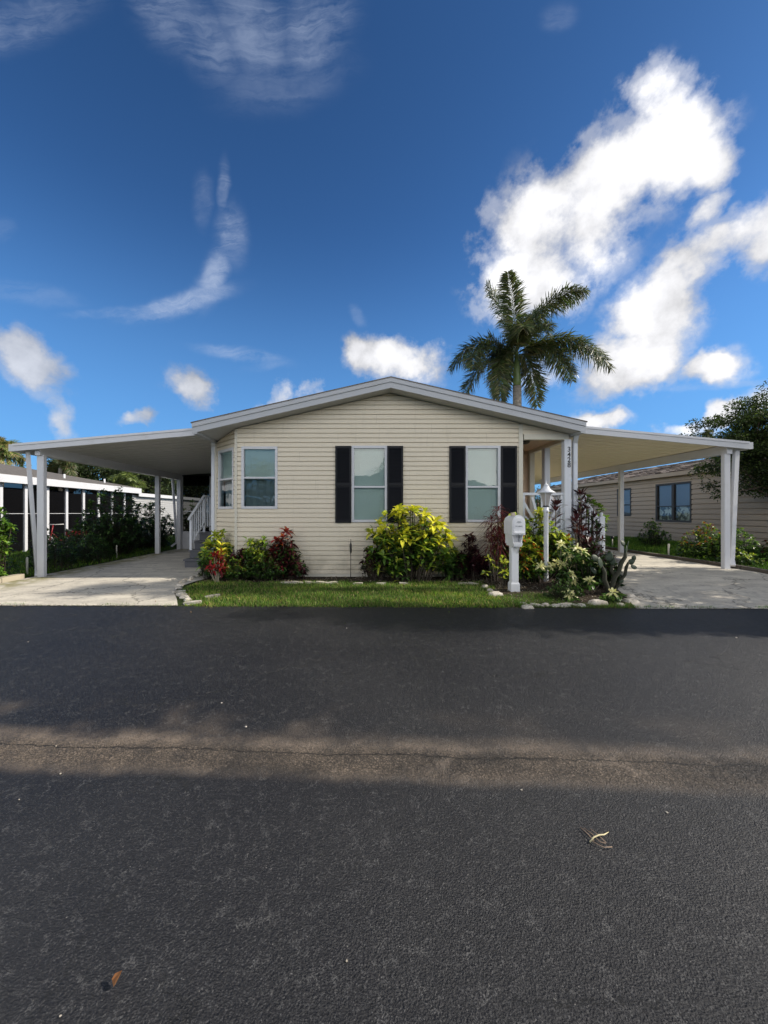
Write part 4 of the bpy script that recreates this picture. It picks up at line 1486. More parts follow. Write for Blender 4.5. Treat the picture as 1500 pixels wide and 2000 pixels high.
# ------------------------------------------------------------------ planting. colours: (midrib, edge)
G_DK = ((.030, .070, .015), (.020, .050, .012))
G_MD = ((.095, .19, .030), (.065, .14, .024))
G_LT = ((.24, .36, .045), (.15, .28, .038))
Y_BR = ((.80, .74, .07), (.62, .62, .05))
Y_GR = ((.58, .60, .07), (.34, .46, .05))
Y_GN = ((.66, .62, .08), (.12, .24, .035))
RED = ((.42, .030, .022), (.22, .015, .018))
ORG = ((.50, .16, .03), (.32, .06, .02))
MAR = ((.075, .014, .022), (.040, .010, .014))
MRD = ((.16, .022, .025), (.085, .014, .018))
PUR = ((.045, .014, .022), (.022, .010, .014))
CRM = ((.74, .68, .36), (.62, .60, .25))

def at(px, py_base):
    Y = 8.
    for _ in range(12):
        Y = F * (CAMZ - gh(wx(px, Y), Y)) / (py_base - CY)
    return wx(px, Y), Y


def H(py, Y, x): return wz(py, Y) - gh(x, Y)


# left group
x, y = -3.20, 8.45
shrub('croton_bush', 'tall croton with yellow and green leaves at the corner by the side steps', 'shrub', x, y, .42, .32, H(1032, y, x), 69, .17, .062,
      [Y_BR, Y_GR, Y_GN, G_LT], [G_MD, G_LT, G_DK, Y_GN], 10, topfrac=.45)
x, y = -2.97, 7.72
shrub('red_croton', 'small red croton standing alone on two bare stems at the left end of the lawn', 'shrub', x, y, .19, .16, H(1080, y, x), 15, .17, .048,
      [RED, RED, RED, MRD], [RED, MRD, MAR], 9, hmin=.72, topfrac=.7, inner=.15, base_r=.03, stem=.011, stem_mat='curb_block')
x, y = -2.92, 7.80
shrub('yellow_croton', 'slender croton with upright bright yellow leaves just behind the small red one', 'shrub', x, y, .10, .08, H(1058, y, x), 7, .20, .04,
      [Y_BR, Y_BR, ORG], [Y_GN, G_LT], 7, hmin=.8, inner=.3, base_r=.03, spread=(20, 85))
x, y = -2.25, 8.15
shrub('green_croton', 'loose yellow green croton in front of the left window wall', 'shrub', x, y, .46, .20, H(1040, y, x), 51, .17, .045,
      [Y_GN, G_LT, G_LT, Y_GR], [G_MD, G_DK, G_LT], 11, topfrac=.5, hmin=.45)
x, y = -1.72, 8.08
shrub('red_croton', 'red and orange croton, topmost plant at the right end of the left group', 'shrub', x, y, .26, .18, H(1018, y, x), 39, .17, .058,
      [RED, RED, ORG, MRD], [MRD, MAR, G_DK], 11, topfrac=.42, hmin=.4)
x, y = -1.50, 8.05
shrub('dark_croton', 'low dark green and maroon croton at the right end of the left group', 'shrub', x, y, .26, .18, H(1062, y, x), 37, .17, .05,
      [G_DK, MAR, G_MD], [G_DK, MAR, PUR], 11, topfrac=.3, hmin=.35)
x, y = -2.78, 8.02
shrub('ti_plant', 'dark purple leafed plant between the yellow green crotons', 'shrub', x + .12, y + .05, .20, .16, H(1070, y, x), 12, .18, .05,
      [PUR, MAR], [PUR, MAR, G_DK], 10, hmin=.6)
x, y = -2.62, 7.82
shrub('ixora_shrub', 'low rounded shrub with small golden bronze leaves in the left bed', 'shrub', x, y, .30, .22, H(1088, y, x), 70, .052, .028,
      [((.22, .16, .03), (.14, .11, .02)), G_LT, G_MD], [G_DK, G_MD], 12, topfrac=.6, stem=.004, hmin=.3, droop=.1)
x, y = -2.02, 7.85
shrub('ixora_shrub', 'low dark green shrub with tiny leaves in the middle of the left bed', 'shrub', x, y, .46, .22, H(1083, y, x), 120, .050, .026,
      [G_DK, G_MD, ((.11, .03, .02), (.06, .03, .02))], [G_DK, G_DK, G_MD], 13, topfrac=.5, stem=.004, hmin=.25, droop=.1)
x, y = -3.32, 8.25
shrub('dark_shrub', 'shaded dark green shrub at the foot of the side steps', 'shrub', x, y - .15, .22, .25, .62, 40, .07, .035, [G_DK, G_MD], [G_DK], 12, hmin=.2, stem=.004)

# centre group
x, y = .96, 7.95
shrub('yellow_shrub', 'large bush with brilliant yellow top leaves below the middle window', 'shrub', x, y, .86, .30, H(982, y, x), 120, .21, .088,
      [Y_BR, Y_BR, Y_GR, Y_BR], [Y_GN, G_MD, G_DK, G_LT, G_MD], 10, topfrac=.48, hmin=.2, base_r=.4, stem=.010, dome=.36)
x, y = .22, 8.02
shrub('maroon_shrub', 'dark maroon rounded bush left of the big yellow bush', 'shrub', x, y, .30, .2, H(1045, y, x), 70, .095, .042,
      [MAR, PUR, MAR, G_LT], [PUR, MAR, G_DK], 12, hmin=.3, stem=.006, base_r=.2)
x, y = 1.82, 8.02
shrub('green_croton', 'thin green croton between the yellow bush and the maroon bush', 'shrub', x, y, .28, .18, H(1048, y, x), 38, .15, .055,
      [Y_GN, G_MD, G_LT], [G_DK, G_MD], 9, topfrac=.5, hmin=.4)
x, y = 2.22, 8.08
shrub('maroon_shrub', 'dark maroon bush under the right window beside the tall cordyline', 'shrub', x, y, .34, .2, H(1035, y, x), 75, .12, .045,
      [MAR, PUR], [PUR, MAR], 12, hmin=.25, stem=.006, base_r=.25)
x, y = .30, 7.78
shrub('dry_grass_clump', 'thin dry clump of wiry stems at the left foot of the middle bushes', 'plant', x, y, .42, .12, .52, 26, .06, .02,
      [((.14, .13, .06), (.10, .09, .04))], [((.12, .11, .05), (.08, .07, .03))], 4, stem=.0035, hmin=.3, inner=.5)


def cordyline(name, label, x, y, canes, pal, n, L, W, top_spread=.12, cat='plant', droop=.55, group=None):
    z0 = gh(x, y); root = empty(name, (x, y, z0), label, cat, group)
    sb = MB(); f = Fol()
    for (ox, oy, h) in canes:
        t = np.array([x + ox, y + oy, z0 + h])
        b0 = (x + ox * .35, y + oy * .35, z0 - .02)
        sb.tube([b0, (x + ox * .6 + rnd.uniform(-.02, .02), y + oy * .6, z0 + h * .5), tuple(t - np.array([0, 0, L * .2]))], [.015, .012, .010], 6, False)
        for lev, k in ((0, n), (-.12, int(n * .8)), (-.26, int(n * .6))):
            th_ = np.arange(k) * 2.399 + rnd.uniform(0, 6)
            el = np.radians(rng.uniform(5 + lev * 120, 78 + lev * 100, k))
            D = np.stack([np.cos(th_) * np.cos(el), np.sin(th_) * np.cos(el), np.sin(el)], 1)
            cm, ce = pick(pal, k)
            P = np.repeat((t + np.array([0, 0, lev]))[None], k, 0) + D * .02
            f.leaves(P, D, np.tile([0, 0, 1.], (k, 1)) + rng.normal(0, .2, (k, 3)), L * rng.uniform(.7, 1.15, k), W * rng.uniform(.8, 1.2, k), cm, ce, droop)
    sb.build('canes', 'bark', root); f.build('foliage', 'leaf', root)
    return root


x, y = 2.68, 7.72
cordyline('cordyline', 'tall maroon cordyline with narrow arching leaves left of the mailbox', x, y, [(0, 0, H(1000, y, x)), (-.12, .05, H(1018, y, x)), (.10, .03, H(1022, y, x)), (-.02, -.08, H(1040, y, x)), (.08, -.04, H(1052, y, x)), (-.16, 0, H(1050, y, x))],
          [MRD, MAR, MRD, ((.16, .03, .04), (.10, .02, .03))], 34, .36, .017, droop=.75)
x, y = at(972, 1146)
shrub('green_croton', 'thin leggy croton with yellow leaves on tall bare stems just left of the mailbox post', 'shrub', x, y, .26, .12, H(1060, y, x), 9, .13, .05,
      [Y_GN, Y_GR], [G_MD, Y_GN], 7, hmin=.5, inner=.4, stem=.010, base_r=.14)

# right group, behind mailbox and lamp
x, y = 3.12, 8.0
shrub('green_croton', 'yellow green croton right behind the mailbox', 'shrub', x, y, .48, .26, H(1000, y, x), 73, .17, .062,
      [Y_GN, Y_GR, Y_GR, G_LT], [G_MD, G_DK, Y_GN], 10, topfrac=.5, hmin=.35, base_r=.25)
x, y = 3.62, 8.05
shrub('yellow_croton', 'tallest yellow green croton, behind the lantern of the lamp post', 'shrub', x - .02, y, .36, .2, H(978, y, x), 54, .16, .060,
      [Y_BR, Y_GR, Y_GN, Y_GR], [G_MD, Y_GN, G_DK], 10, topfrac=.4, hmin=.45, base_r=.2)
x, y = 3.20, 7.62
shrub('croton_bush', 'croton with orange tinged leaves between mailbox post and lamp pole', 'shrub', x, y, .40, .16, H(1040, y, x), 51, .18, .062,
      [Y_GN, ORG, Y_GR, G_LT], [G_DK, G_MD, Y_GN], 9, topfrac=.5, hmin=.3, base_r=.2)
x, y = 4.00, 7.85
shrub('croton_bush', 'green bush with orange tips below the number post', 'shrub', x, y, .42, .22, H(1035, y, x), 68, .16, .055,
      [Y_GN, G_MD, ORG, G_LT], [G_DK, G_MD, G_DK], 10, topfrac=.4, hmin=.3, base_r=.2)
x, y = 4.30, 8.1
shrub('dark_shrub', 'dark green leafy bush against the porch skirt right of the lamp post', 'shrub', x - .15, y, .40, .18, H(1045, y, x), 64, .13, .045,
      [G_DK, G_MD], [G_DK], 10, hmin=.2, base_r=.2)
x, y = 3.96, 7.95
cordyline('ti_plant', 'purple ti plant rising in front of the number post, highest left one', x, y, [(0.0, 0, H(988, y, x))], [PUR, MAR], 13, .22, .05, droop=.15)
x, y = 4.62, 8.3
cordyline('ti_plant', 'tall dark purple ti plant in front of the porch newel post', x, y, [(.06, 0, H(968, y, x)), (.0, .04, H(1000, y, x)), (-.10, 0, H(1018, y, x))], [PUR, MAR, PUR], 13, .24, .05, droop=.15)
x, y = 4.36, 7.9
cordyline('ti_plant', 'dark purple ti plant low between number post and newel post', x, y, [(0.0, 0, H(1018, y, x)), (.14, .03, H(1040, y, x)), (.24, .0, H(1062, y, x))], [PUR, MAR], 14, .22, .045, droop=.2)
x, y = 5.75, 10.7
shrub('bright_green_shrub', 'rounded light green shrub with glossy leaves behind the porch newel post', 'shrub', x + .45, y, .52, .42, H(962, y, x), 90, .13, .075,
      [G_LT, ((.22, .36, .05), (.17, .31, .04)), G_LT], [G_DK, G_MD, G_DK], 9, topfrac=.45, hmin=.4, stem=.008, dome=.35)

shrub('dark_shrub', 'dark leafy shrub hiding the foot of the porch steps left of the cactus', 'shrub', 4.72, 8.55, .36, .22, 1.02, 60, .14, .045, [G_DK, PUR, G_MD], [G_DK, PUR], 10, hmin=.15, base_r=.25)
shrub('ti_plant', 'low purple and green leaved plant between poinsettias and newel post', 'shrub', 4.72, 7.75, .30, .2, .80, 36, .17, .04, [PUR, G_DK, MAR], [G_DK, PUR], 10, hmin=.2, base_r=.15)
shrub('dark_shrub', 'dark green undergrowth below the pale poinsettia stars right of the lamp', 'shrub', 3.98, 7.05, .42, .22, .62, 70, .09, .04, [G_DK, G_MD], [G_DK], 10, hmin=.1, base_r=.3)
shrub('dark_shrub', 'dark green undergrowth between the mailbox post and the lamp pole', 'shrub', 3.12, 7.75, .38, .15, .75, 60, .12, .045, [G_DK, MAR], [G_DK], 10, hmin=.1, base_r=.3)

x, y = 4.98, 8.62
cordyline('ti_plant', 'cluster of dark purple ti plants in front of the porch steps rail', x, y, [(0, 0, H(985, y, x)), (.14, -.04, H(1012, y, x)), (-.10, .02, H(1005, y, x)), (.26, 0, H(1035, y, x)), (.05, -.1, H(1045, y, x))], [PUR, MAR, G_DK], 15, .24, .045, droop=.2)
x, y = 3.78, 7.8
shrub('yellow_croton', 'yellow green croton directly right of the lamp pole at mid height', 'shrub', x, y, .36, .18, H(1018, y, x), 50, .16, .058, [Y_GN, Y_GR, G_LT], [G_MD, G_DK, Y_GN], 10, topfrac=.5, hmin=.35, base_r=.2)
x, y = 3.0, 7.55
shrub('green_croton', 'low yellow green croton just right of the mailbox post', 'shrub', x + .05, y, .28, .14, H(1060, y, x), 34, .15, .055, [Y_GN, Y_GR, ORG], [G_MD, G_DK], 9, topfrac=.5, hmin=.3, base_r=.15)
x, y = 4.28, 6.95
shrub('dark_shrub', 'dark leafy undergrowth at the foot of the cactus', 'shrub', x + .08, y, .30, .18, .55, 60, .10, .04, [G_DK, G_MD, PUR], [G_DK], 10, hmin=.1, base_r=.2)

# poinsettias: green leaves and cream bract stars
def poinsettia(label, px, pyb, h_py, stars, bushes=8, rx=.18):
    x, y = at(px, pyb); z0 = gh(x, y)
    root = empty('poinsettia', (x, y, z0), label, 'poinsettia')
    sb = MB(); f = Fol(); h = wz(h_py, y)
    for (spx, spy) in stars:
        sx_, sz_ = wx(spx, y - .05), wz(spy, y - .05)
        sb.tube([(x + (sx_ - x) * .3, y, z0), (sx_, y - .02, (sz_ + z0) * .5), (sx_, y - .05, sz_ - .02)], [.007, .006, .005], 5, False)
        rosette(f, (sx_, y - .04, sz_ - .05), (0, -.25, 1), 7, .12, .055, [G_DK, G_MD], .3, (-20, 30))
        s_ = Fol()
        rosette(s_, (sx_, y - .05, sz_), (0, -.75, .75), 9, .125, .046, [CRM, ((.70, .66, .40), (.55, .60, .22))], .25, (-5, 28))
        rosette(s_, (sx_, y - .06, sz_ + .005), (0, -.75, .75), 5, .07, .03, [((.62, .62, .22), (.70, .68, .36))], .1, (10, 50))
        s_.build('flower', 'leaf', root)
    for k in range(bushes):
        a = rnd.uniform(0, 6.28); r = rx * math.sqrt(rnd.random())
        tx, ty, tz = x + r * math.cos(a), y + .6 * r * math.sin(a), z0 + (h - z0) * rnd.uniform(.35, .9)
        sb.tube([(x + r * .2 * math.cos(a), y, z0), (tx, ty, tz)], [.006, .004], 5, False)
        rosette(f, (tx, ty, tz), (tx - x, ty - y, .4), 8, .115, .05, [G_DK, G_MD], .3, (-20, 50))
    sb.build('stems', 'bark', root); f.build('foliage', 'leaf', root)


poinsettia('poinsettia with one cream star low by the street edge, farthest left', 1113, 1172, 1158, [(1112, 1158)], 7, .16)
poinsettia('poinsettia with one cream star half way up beside the cactus foot', 1153, 1160, 1132, [(1153, 1132)], 9, .18)
poinsettia('poinsettia with one cream star beside the driveway corner stones', 1198, 1174, 1156, [(1198, 1156)], 8, .15)
poinsettia('poinsettia with one large cream star left of the cactus pads', 1173, 1145, 1100, [(1173, 1102)], 9, .18)
poinsettia('poinsettia with two drooping cream stars right of the lamp pole base', 1118, 1150, 1115, [(1117, 1120), (1121, 1134)], 9, .2)
poinsettia('bushy poinsettia with a crowd of pale yellow stars right of the lamp pole', 1118, 1140, 1062, [(1096, 1060), (1110, 1082), (1127, 1070), (1138, 1076), (1100, 1100), (1121, 1098), (1135, 1094), (1141, 1110)], 14, .32)
poinsettia('poinsettia with pale stars close to the left of the lamp pole', 1058, 1140, 1100, [(1056, 1104), (1078, 1104), (1088, 1098)], 7, .15)
x, y = at(1098, 1170)
shrub('low_fern_shrub', 'low dark green cushion of fine leaves at the foot of the lamp post', 'shrub', x, y, .34, .2, .34, 110, .03, .012, [G_DK, G_MD], [G_DK], 16, stem=.003, hmin=.3, droop=.1)
x, y = at(1185, 1178)
shrub('low_fern_shrub', 'small green tuft beside the large pale street edge stone', 'shrub', x, y, .16, .08, .13, 40, .03, .014, [G_MD, G_LT], [G_DK], 12, stem=.003, hmin=.3, droop=.1)

# prickly pear cactus
def pad(mb, c, L, W, T, ax, nrm):
    ax = Vector(ax).normalized(); n_ = (Vector(nrm) - ax * Vector(nrm).dot(ax)).normalized(); s_ = ax.cross(n_)
    vs = []; fs = []; rings, seg = 7, 12
    for i in range(rings + 1):
        t = i / rings; wv = math.sin(math.pi * (t ** .8)) ** .6 if 0 < t < 1 else .12
        for k in range(seg):
            a = 2 * math.pi * k / seg
            vs.append(Vector(c) + ax * L * t + s_ * math.cos(a) * W * .5 * wv + n_ * math.sin(a) * T * .5 * wv)
    for i in range(rings):
        for k in range(seg): fs.append((i * seg + k, i * seg + (k + 1) % seg, (i + 1) * seg + (k + 1) % seg, (i + 1) * seg + k))
    fs.append(tuple(range(seg - 1, -1, -1))); fs.append(tuple(range(rings * seg, rings * seg + seg)))
    mb.add(vs, fs, True)


painted('cactus_green', (.020, .038, .020), .5, .15, (.06, .065, .035), .5, 12, .003)
painted('cactus_old', (.030, .032, .020), .8, .2, (.09, .08, .05), .6, 12, .006)
x, y = at(1188, 1160)
cz_ = gh(x, y)
cc_ = empty('cactus', (x, y, cz_), 'prickly pear cactus with thick leaning stems beside the right driveway', 'cactus')
q = MB()
def P3(px, py, dy=0): return (wx(px, y + dy), y + dy, wz(py, y + dy))
q.tube([P3(1188, 1160), P3(1196, 1142), P3(1200, 1128), P3(1209, 1116), P3(1213, 1100), P3(1221, 1088), P3(1222, 1076)], [.042, .036, .040, .033, .036, .030, .02], 9)
q.tube([P3(1196, 1158, .08), P3(1207, 1144, .08), P3(1213, 1132, .08), P3(1221, 1122, .08), P3(1223, 1108, .08), P3(1228, 1098, .08)], [.030, .026, .030, .024, .026, .018], 9)
q.tube([P3(1188, 1160, -.05), P3(1186, 1146, -.05), P3(1180, 1132, -.05), P3(1181, 1118, -.05), P3(1176, 1106, -.05)], [.040, .034, .038, .030, .02], 9)
q.tube([P3(1200, 1128, .02), P3(1194, 1114, .02), P3(1196, 1100, .02)], [.026, .028, .016], 8)
q.build('stem', 'cactus_old', cc_)
for (px, py, dy, L_, W_, ax, nr) in [(1222, 1082, 0, .15, .11, (.15, 0, 1), (.9, -1, 0)), (1221, 1066, .02, .12, .10, (-.6, 0, .7), (.5, -1, .2)), (1227, 1100, .08, .13, .10, (.75, 0, .35), (.6, -1, .3)),
                                     (1236, 1094, .08, .09, .08, (.4, 0, .8), (0, -1, .2)), (1232, 1106, .0, .11, .09, (.9, 0, -.2), (.2, -1, .6)), (1176, 1110, -.05, .20, .15, (-.3, 0, 1), (.7, -1, 0)),
                                     (1186, 1096, 0, .17, .12, (.45, 0, 1), (-.8, -1, 0)), (1168, 1096, 0, .15, .12, (-.7, 0, .7), (.4, -1, .1)), (1195, 1104, 0, .14, .09, (.2, 0, 1), (-.9, -1, 0)),
                                     (1165, 1120, .05, .15, .11, (-.6, 0, .6), (.6, -1, .3)), (1224, 1070, .02, .12, .06, (.25, 0, 1), (1, -.5, 0)), (1208, 1140, .05, .11, .07, (.8, 0, .5), (.6, -1, 0))]:
    q = MB(); pad(q, P3(px, py, dy), L_, W_, .026, ax, nr); q.build('pad', 'cactus_green', cc_)
x, y = at(1205, 1150)
shrub('dark_shrub', 'dark narrow leaved plant behind the cactus stems', 'shrub', x - .10, y + .25, .25, .15, .62, 26, .13, .028, [PUR, G_DK], [G_DK, MAR], 10, hmin=.3, stem=.005)

# ------------------------------------------------------------------ small garden things
def stake(name, label, px, py0, py1, r, mat, cap=None):
    x, y = at(px, py0)
    z = gh(x, y); zt = wz(py1, y)
    o = MB().lathe(x, y, [(r, z - .02), (r, zt - r), (r * .6, zt)], 8).build(name, mat, None, (x, y, z))
    tag(o, label, 'stake')
    return o


stake('garden_stake', 'short white pipe stake behind the block edging at far left', 53, 1121, 1088, .022, 'pvc')
stake('garden_stake', 'short white pipe stake among the dark bushes left of the left carport', 228, 1090, 1065, .016, 'pvc')
stake('garden_stake', 'short white pipe stake at the lawn edge between the two right carport posts', 1306, 1089, 1062, .022, 'pvc')
x, y = at(1196, 1068)
z = gh(x, y)
sl_ = empty('solar_light', (x, y, z), 'small white garden light with black cap left of the middle right carport post', 'garden light')
MB().lathe(x, y, [(.018, z - .02), (.018, z + .30)], 8).build('stem', 'pvc', sl_)
MB().lathe(x, y, [(.055, z + .30), (.06, z + .33), (.05, z + .38), (.01, z + .39)], 10).build('cap', 'black_metal', sl_)
x, y = wx(685, 8.15), 8.15
z = gh(x, y)
o = MB().tube([(x, y, z), (x, y, .86)], .008, 6).lathe(x, y, [(.008, .55), (.022, .60), (.024, .74), (.008, .80)], 8).build('garden_stake', 'black_metal', None, (x, y, z))
tag(o, 'thin black iron stake in front of the cream wall left of the middle bushes', 'stake')

# ------------------------------------------------------------------ litter on the street
def street(px, py): Y = F * CAMZ / (py - CY); return wx(px, Y), Y


x, y = street(243, 1920)
f = Fol()
f.leaves([(x - .02, y - .02, .012)], [(.35, .45, .45)], [(-.2, -.2, 1)], 0.030, .024, np.array([[.50, .24, .11]]), np.array([[.40, .17, .07]]), -.35, .55)
tag(f.build('fallen_leaf', 'leaf_soft', loc=(x, y, .006)), 'curled brown fallen leaf on the asphalt at the lower left', 'leaf')
x, y = street(1160, 1643)
q = MB()
def S2(px, py, z=.012): a = street(px, py); return (a[0], a[1], z)
q.tube([S2(1152, 1650), S2(1160, 1644, .02), S2(1170, 1642, .025), S2(1180, 1639, .02), S2(1189, 1631, .014)], [.0035, .003, .003, .0028, .001], 6)
simple('straw', (.62, .55, .33), .7)
tw = empty('fallen_twig', (x, y, .006), 'pale dry twig with thin needles lying on the asphalt at the right', 'twig')
q.build('twig', 'straw', tw)
q = MB()
for p in ([(1133, 1621), (1146, 1634), (1160, 1648)], [(1139, 1622), (1156, 1636), (1172, 1650), (1183, 1655)], [(1152, 1624), (1166, 1636), (1184, 1652)], [(1156, 1648), (1168, 1657), (1180, 1661), (1196, 1662)]):
    q.tube([S2(a, c, .013 + .004 * (k % 2)) for k, (a, c) in enumerate(p)], .0017, 5)
painted('dry_brown', (.30, .22, .16), .7)
q.build('needles', 'dry_brown', tw)
pb = stone_mesh(.010, .008, .006, 9); pb.name = 'pebble'
for px, py, lb in [(109, 1460, 'on the dusty seam at the left edge'), (118, 1514, 'just below the dusty seam at far left'), (480, 1422, 'above the seam left of centre'), (55, 1255, 'at far left in the upper part'),
                   (433, 1375, 'left of centre well above the seam'), (37, 1565, 'at the far left edge below the seam'), (1018, 1546, 'below the seam right of centre'), (1302, 1590, 'right of the fallen twig'),
                   (1438, 1247, 'near the top right corner of the road'), (677, 1228, 'near the lawn in the middle'), (677, 1882, 'low in the middle'), (118, 1990, 'in the bottom left corner below the leaf')]:
    x, y = street(px, py)
    o = bpy.data.objects.new('pebble', pb); COL.objects.link(o); o.location = (x, y, .009); o.rotation_euler = (0, 0, rnd.uniform(0, 3)); s_ = rnd.uniform(.35, .7) * (y / 2.4) ** .5
    o.scale = (s_,) * 3
    tag(o, 'tiny white pebble on the asphalt ' + lb, 'pebble', 'white pebbles scattered on the street')

# ------------------------------------------------------------------ royal palm behind the home
def frond(f, sb, p0, p1, p2, n, Ll, w, pal, hang=.6, side=(0, 1, 0), rach=.026):
    p0, p1, p2 = map(np.array, (p0, p1, p2))
    ts = np.linspace(0.10, 1, n)
    C = lambda t: (1 - t)[:, None] ** 2 * p0 + 2 * ((1 - t) * t)[:, None] * p1 + (t ** 2)[:, None] * p2
    Pp = C(ts); Tn = unit(C(ts + .01) - C(ts - .01))
    tt = np.linspace(0, 1, 9); pts = C(tt)
    sb.tube([tuple(p) for p in pts], list(rach * (1 - .85 * tt)), 5, False)
    S = unit(np.cross(Tn, np.array([0, 0, 1.]) + .01))
    U = np.cross(S, Tn)
    for sg in (-1, 1):
        for lay in range(4):
            J = rng.normal(0, .13, Pp.shape)
            lift = rng.uniform(-.5, .55, (n, 1))
            D = unit(S * sg * rng.uniform(.45, 1, (n, 1)) + Tn * rng.uniform(.35, .75, (n, 1)) + U * lift + J)
            L = Ll * (np.sin(np.pi * np.clip(ts * .86 + .10, 0, 1)) ** .55) * rng.uniform(.8, 1.15, n)
            cm, ce = pick(pal, n)
            f.leaves(Pp + rng.normal(0, .02, Pp.shape), D, U + rng.normal(0, .3, U.shape), L, w, cm, ce, hang * .6 * rng.uniform(.5, 1.5, n), .05)


def palm(name, label, Y, cpx, cpy, fronds, trunk_r, L, w, pal, nf=46, group=None, shaft=True):
    cx_, cz_ = wx(cpx, Y), wz(cpy, Y)
    root = empty(name, (cx_, Y, gh(cx_, Y)), label, 'palm tree', group)
    f = Fol(); sb = MB(); k = Y / F
    for fr_ in fronds:
        (mx1, my1), (tx, ty), dy = fr_[:3]
        hg = fr_[3] if len(fr_) > 3 else .55
        # control point so that the curve passes through the middle point
        m = np.array([wx(mx1, Y), Y + dy * .45, wz(my1, Y)]); t_ = np.array([wx(tx, Y), Y + dy, wz(ty, Y)]); c_ = np.array([cx_, Y, cz_])
        ctl = 2 * m - .5 * (c_ + t_)
        frond(f, sb, c_, ctl, t_, nf, L, w, pal, hg)
    t = MB(); z0 = gh(cx_, Y)
    if shaft:
        t.tube([(cx_ + .1, Y, z0 - .1), (cx_ + .05, Y, z0 + (cz_ - z0) * .5), (cx_ + .02, Y, cz_ - 1.55)], [trunk_r * 1.1, trunk_r, trunk_r * .98], 16)
        t.build('trunk', 'palm_bark', root)
        MB().tube([(cx_ + .02, Y, cz_ - 1.56), (cx_ + .02, Y, cz_ - 1.3), (cx_, Y, cz_ - .7), (cx_, Y, cz_ + .1)], [trunk_r * .86, trunk_r * .95, trunk_r * .72, trunk_r * .35], 16).build('crownshaft', 'crownshaft', root)
    else:
        t.tube([(cx_, Y, z0 - .1), (cx_, Y, cz_)], [trunk_r * 1.1, trunk_r * .9], 12); t.build('trunk', 'palm_bark', root)
    sb.build('rachis', 'rachis_green', root); f.build('fronds', 'leaf', root)
    return root


PD = [((.065, .105, .036), (.048, .080, .030)), ((.10, .145, .042), (.065, .10, .032)), ((.070, .078, .050), (.050, .056, .040)), ((.20, .19, .09), (.13, .13, .07))]
def c6(x_, y_): return (860 + x_ / 4.412, 520 + y_ / 4.412)
FR = [(c6(560, 400), c6(440, 85), .6, .35), (c6(590, 420), c6(500, 200), -1.2, .5), (c6(850, 380), c6(1225, 245), .5, .55), (c6(860, 400), c6(1060, 400), -1.8, .7), (c6(800, 400), c6(1020, 260), 1.8, .6),
      (c6(1050, 650), c6(1400, 920), -.6, .7), (c6(980, 660), c6(1290, 880), 1.6, .6), (c6(880, 760), c6(1010, 1000), -1.4, .5), (c6(790, 850), c6(885, 1165), .6, .3),
      (c6(350, 640), c6(105, 860), .4, .55), (c6(330, 740), c6(225, 950), -1.2, .5), (c6(400, 800), c6(235, 1110), 1.0, .35), (c6(500, 830), c6(460, 1160), -.8, .3), (c6(590, 850), c6(595, 1110), 1.2, .25),
      (c6(690, 640), c6(760, 700), -2.2, .6), (c6(600, 640), c6(540, 740), -2.4, .6), (c6(640, 620), c6(700, 640), 2.6, .6), (c6(1000, 700), c6(1180, 960), -2.0, .6)]
palm('royal_palm', 'royal palm towering over the cream roof against the big cloud', 18, 1009, 690, FR, .195, .84, .040, PD, 64)


# ------------------------------------------------------------------ neighbour on the right
nb = empty('neighbour_house', (15.5, 16, gh(13, 16)), 'tan sided home with brown shingle roof beyond the right driveway', 'house')
NX = 13.2
fr_n = (NX, 28.5, 0, -1)
z0 = .18
NW1 = (28.5 - 17.35, 28.5 - 15.5, 1.05, 2.67)
NW2 = (28.5 - 20.0, 28.5 - 19.0, 1.28, 2.62)
NW3 = (28.5 - 11.8, 28.5 - 10.6, 1.05, 2.67)
w = MB()
siding(w, fr_n, z0, 3.02, lambda z: 0, lambda z: 28.5 - 9.0, [NW1, NW2, NW3], course=.2, out=.034)
w.add([(NX, 28.5, z0), (NX, 28.5, 3.0), (17.2, 28.5, 4.0), (21.2, 28.5, 3.0), (21.2, 28.5, z0)], [(0, 1, 2, 3, 4)])
w.add([(NX, 9.0, z0), (NX, 9.0, 3.0), (17.2, 9.0, 4.0), (21.2, 9.0, 3.0), (21.2, 9.0, z0)], [(4, 3, 2, 1, 0)])
w.add([(21.2, 28.5, z0), (21.2, 28.5, 3.), (21.2, 9, 3.), (21.2, 9, z0)], [(0, 1, 2, 3)])
w.build('wall', 'neighbour_tan', nb)
w = MB(); w.box(NX + .01, NX + .05, 9.05, 28.45, -.05, z0 + .0); w.build('skirt', 'neighbour_tan', nb)
r_ = MB()
ridge = 4.08; ex = NX - .28; ez = 3.10
for xe, sg in ((ex, 1), (21.48, -1)):
    P = [(xe, 8.7), (17.2, 8.7), (17.2, 28.8), (xe, 28.8)] if sg > 0 else [(17.2, 8.7), (xe, 8.7), (xe, 28.8), (17.2, 28.8)]
    zz = lambda x_: ez if x_ != 17.2 else ridge
    r_.hexa([(a, c, zz(a) - .02) for a, c in P] + [(a, c, zz(a) + .05) for a, c in P])
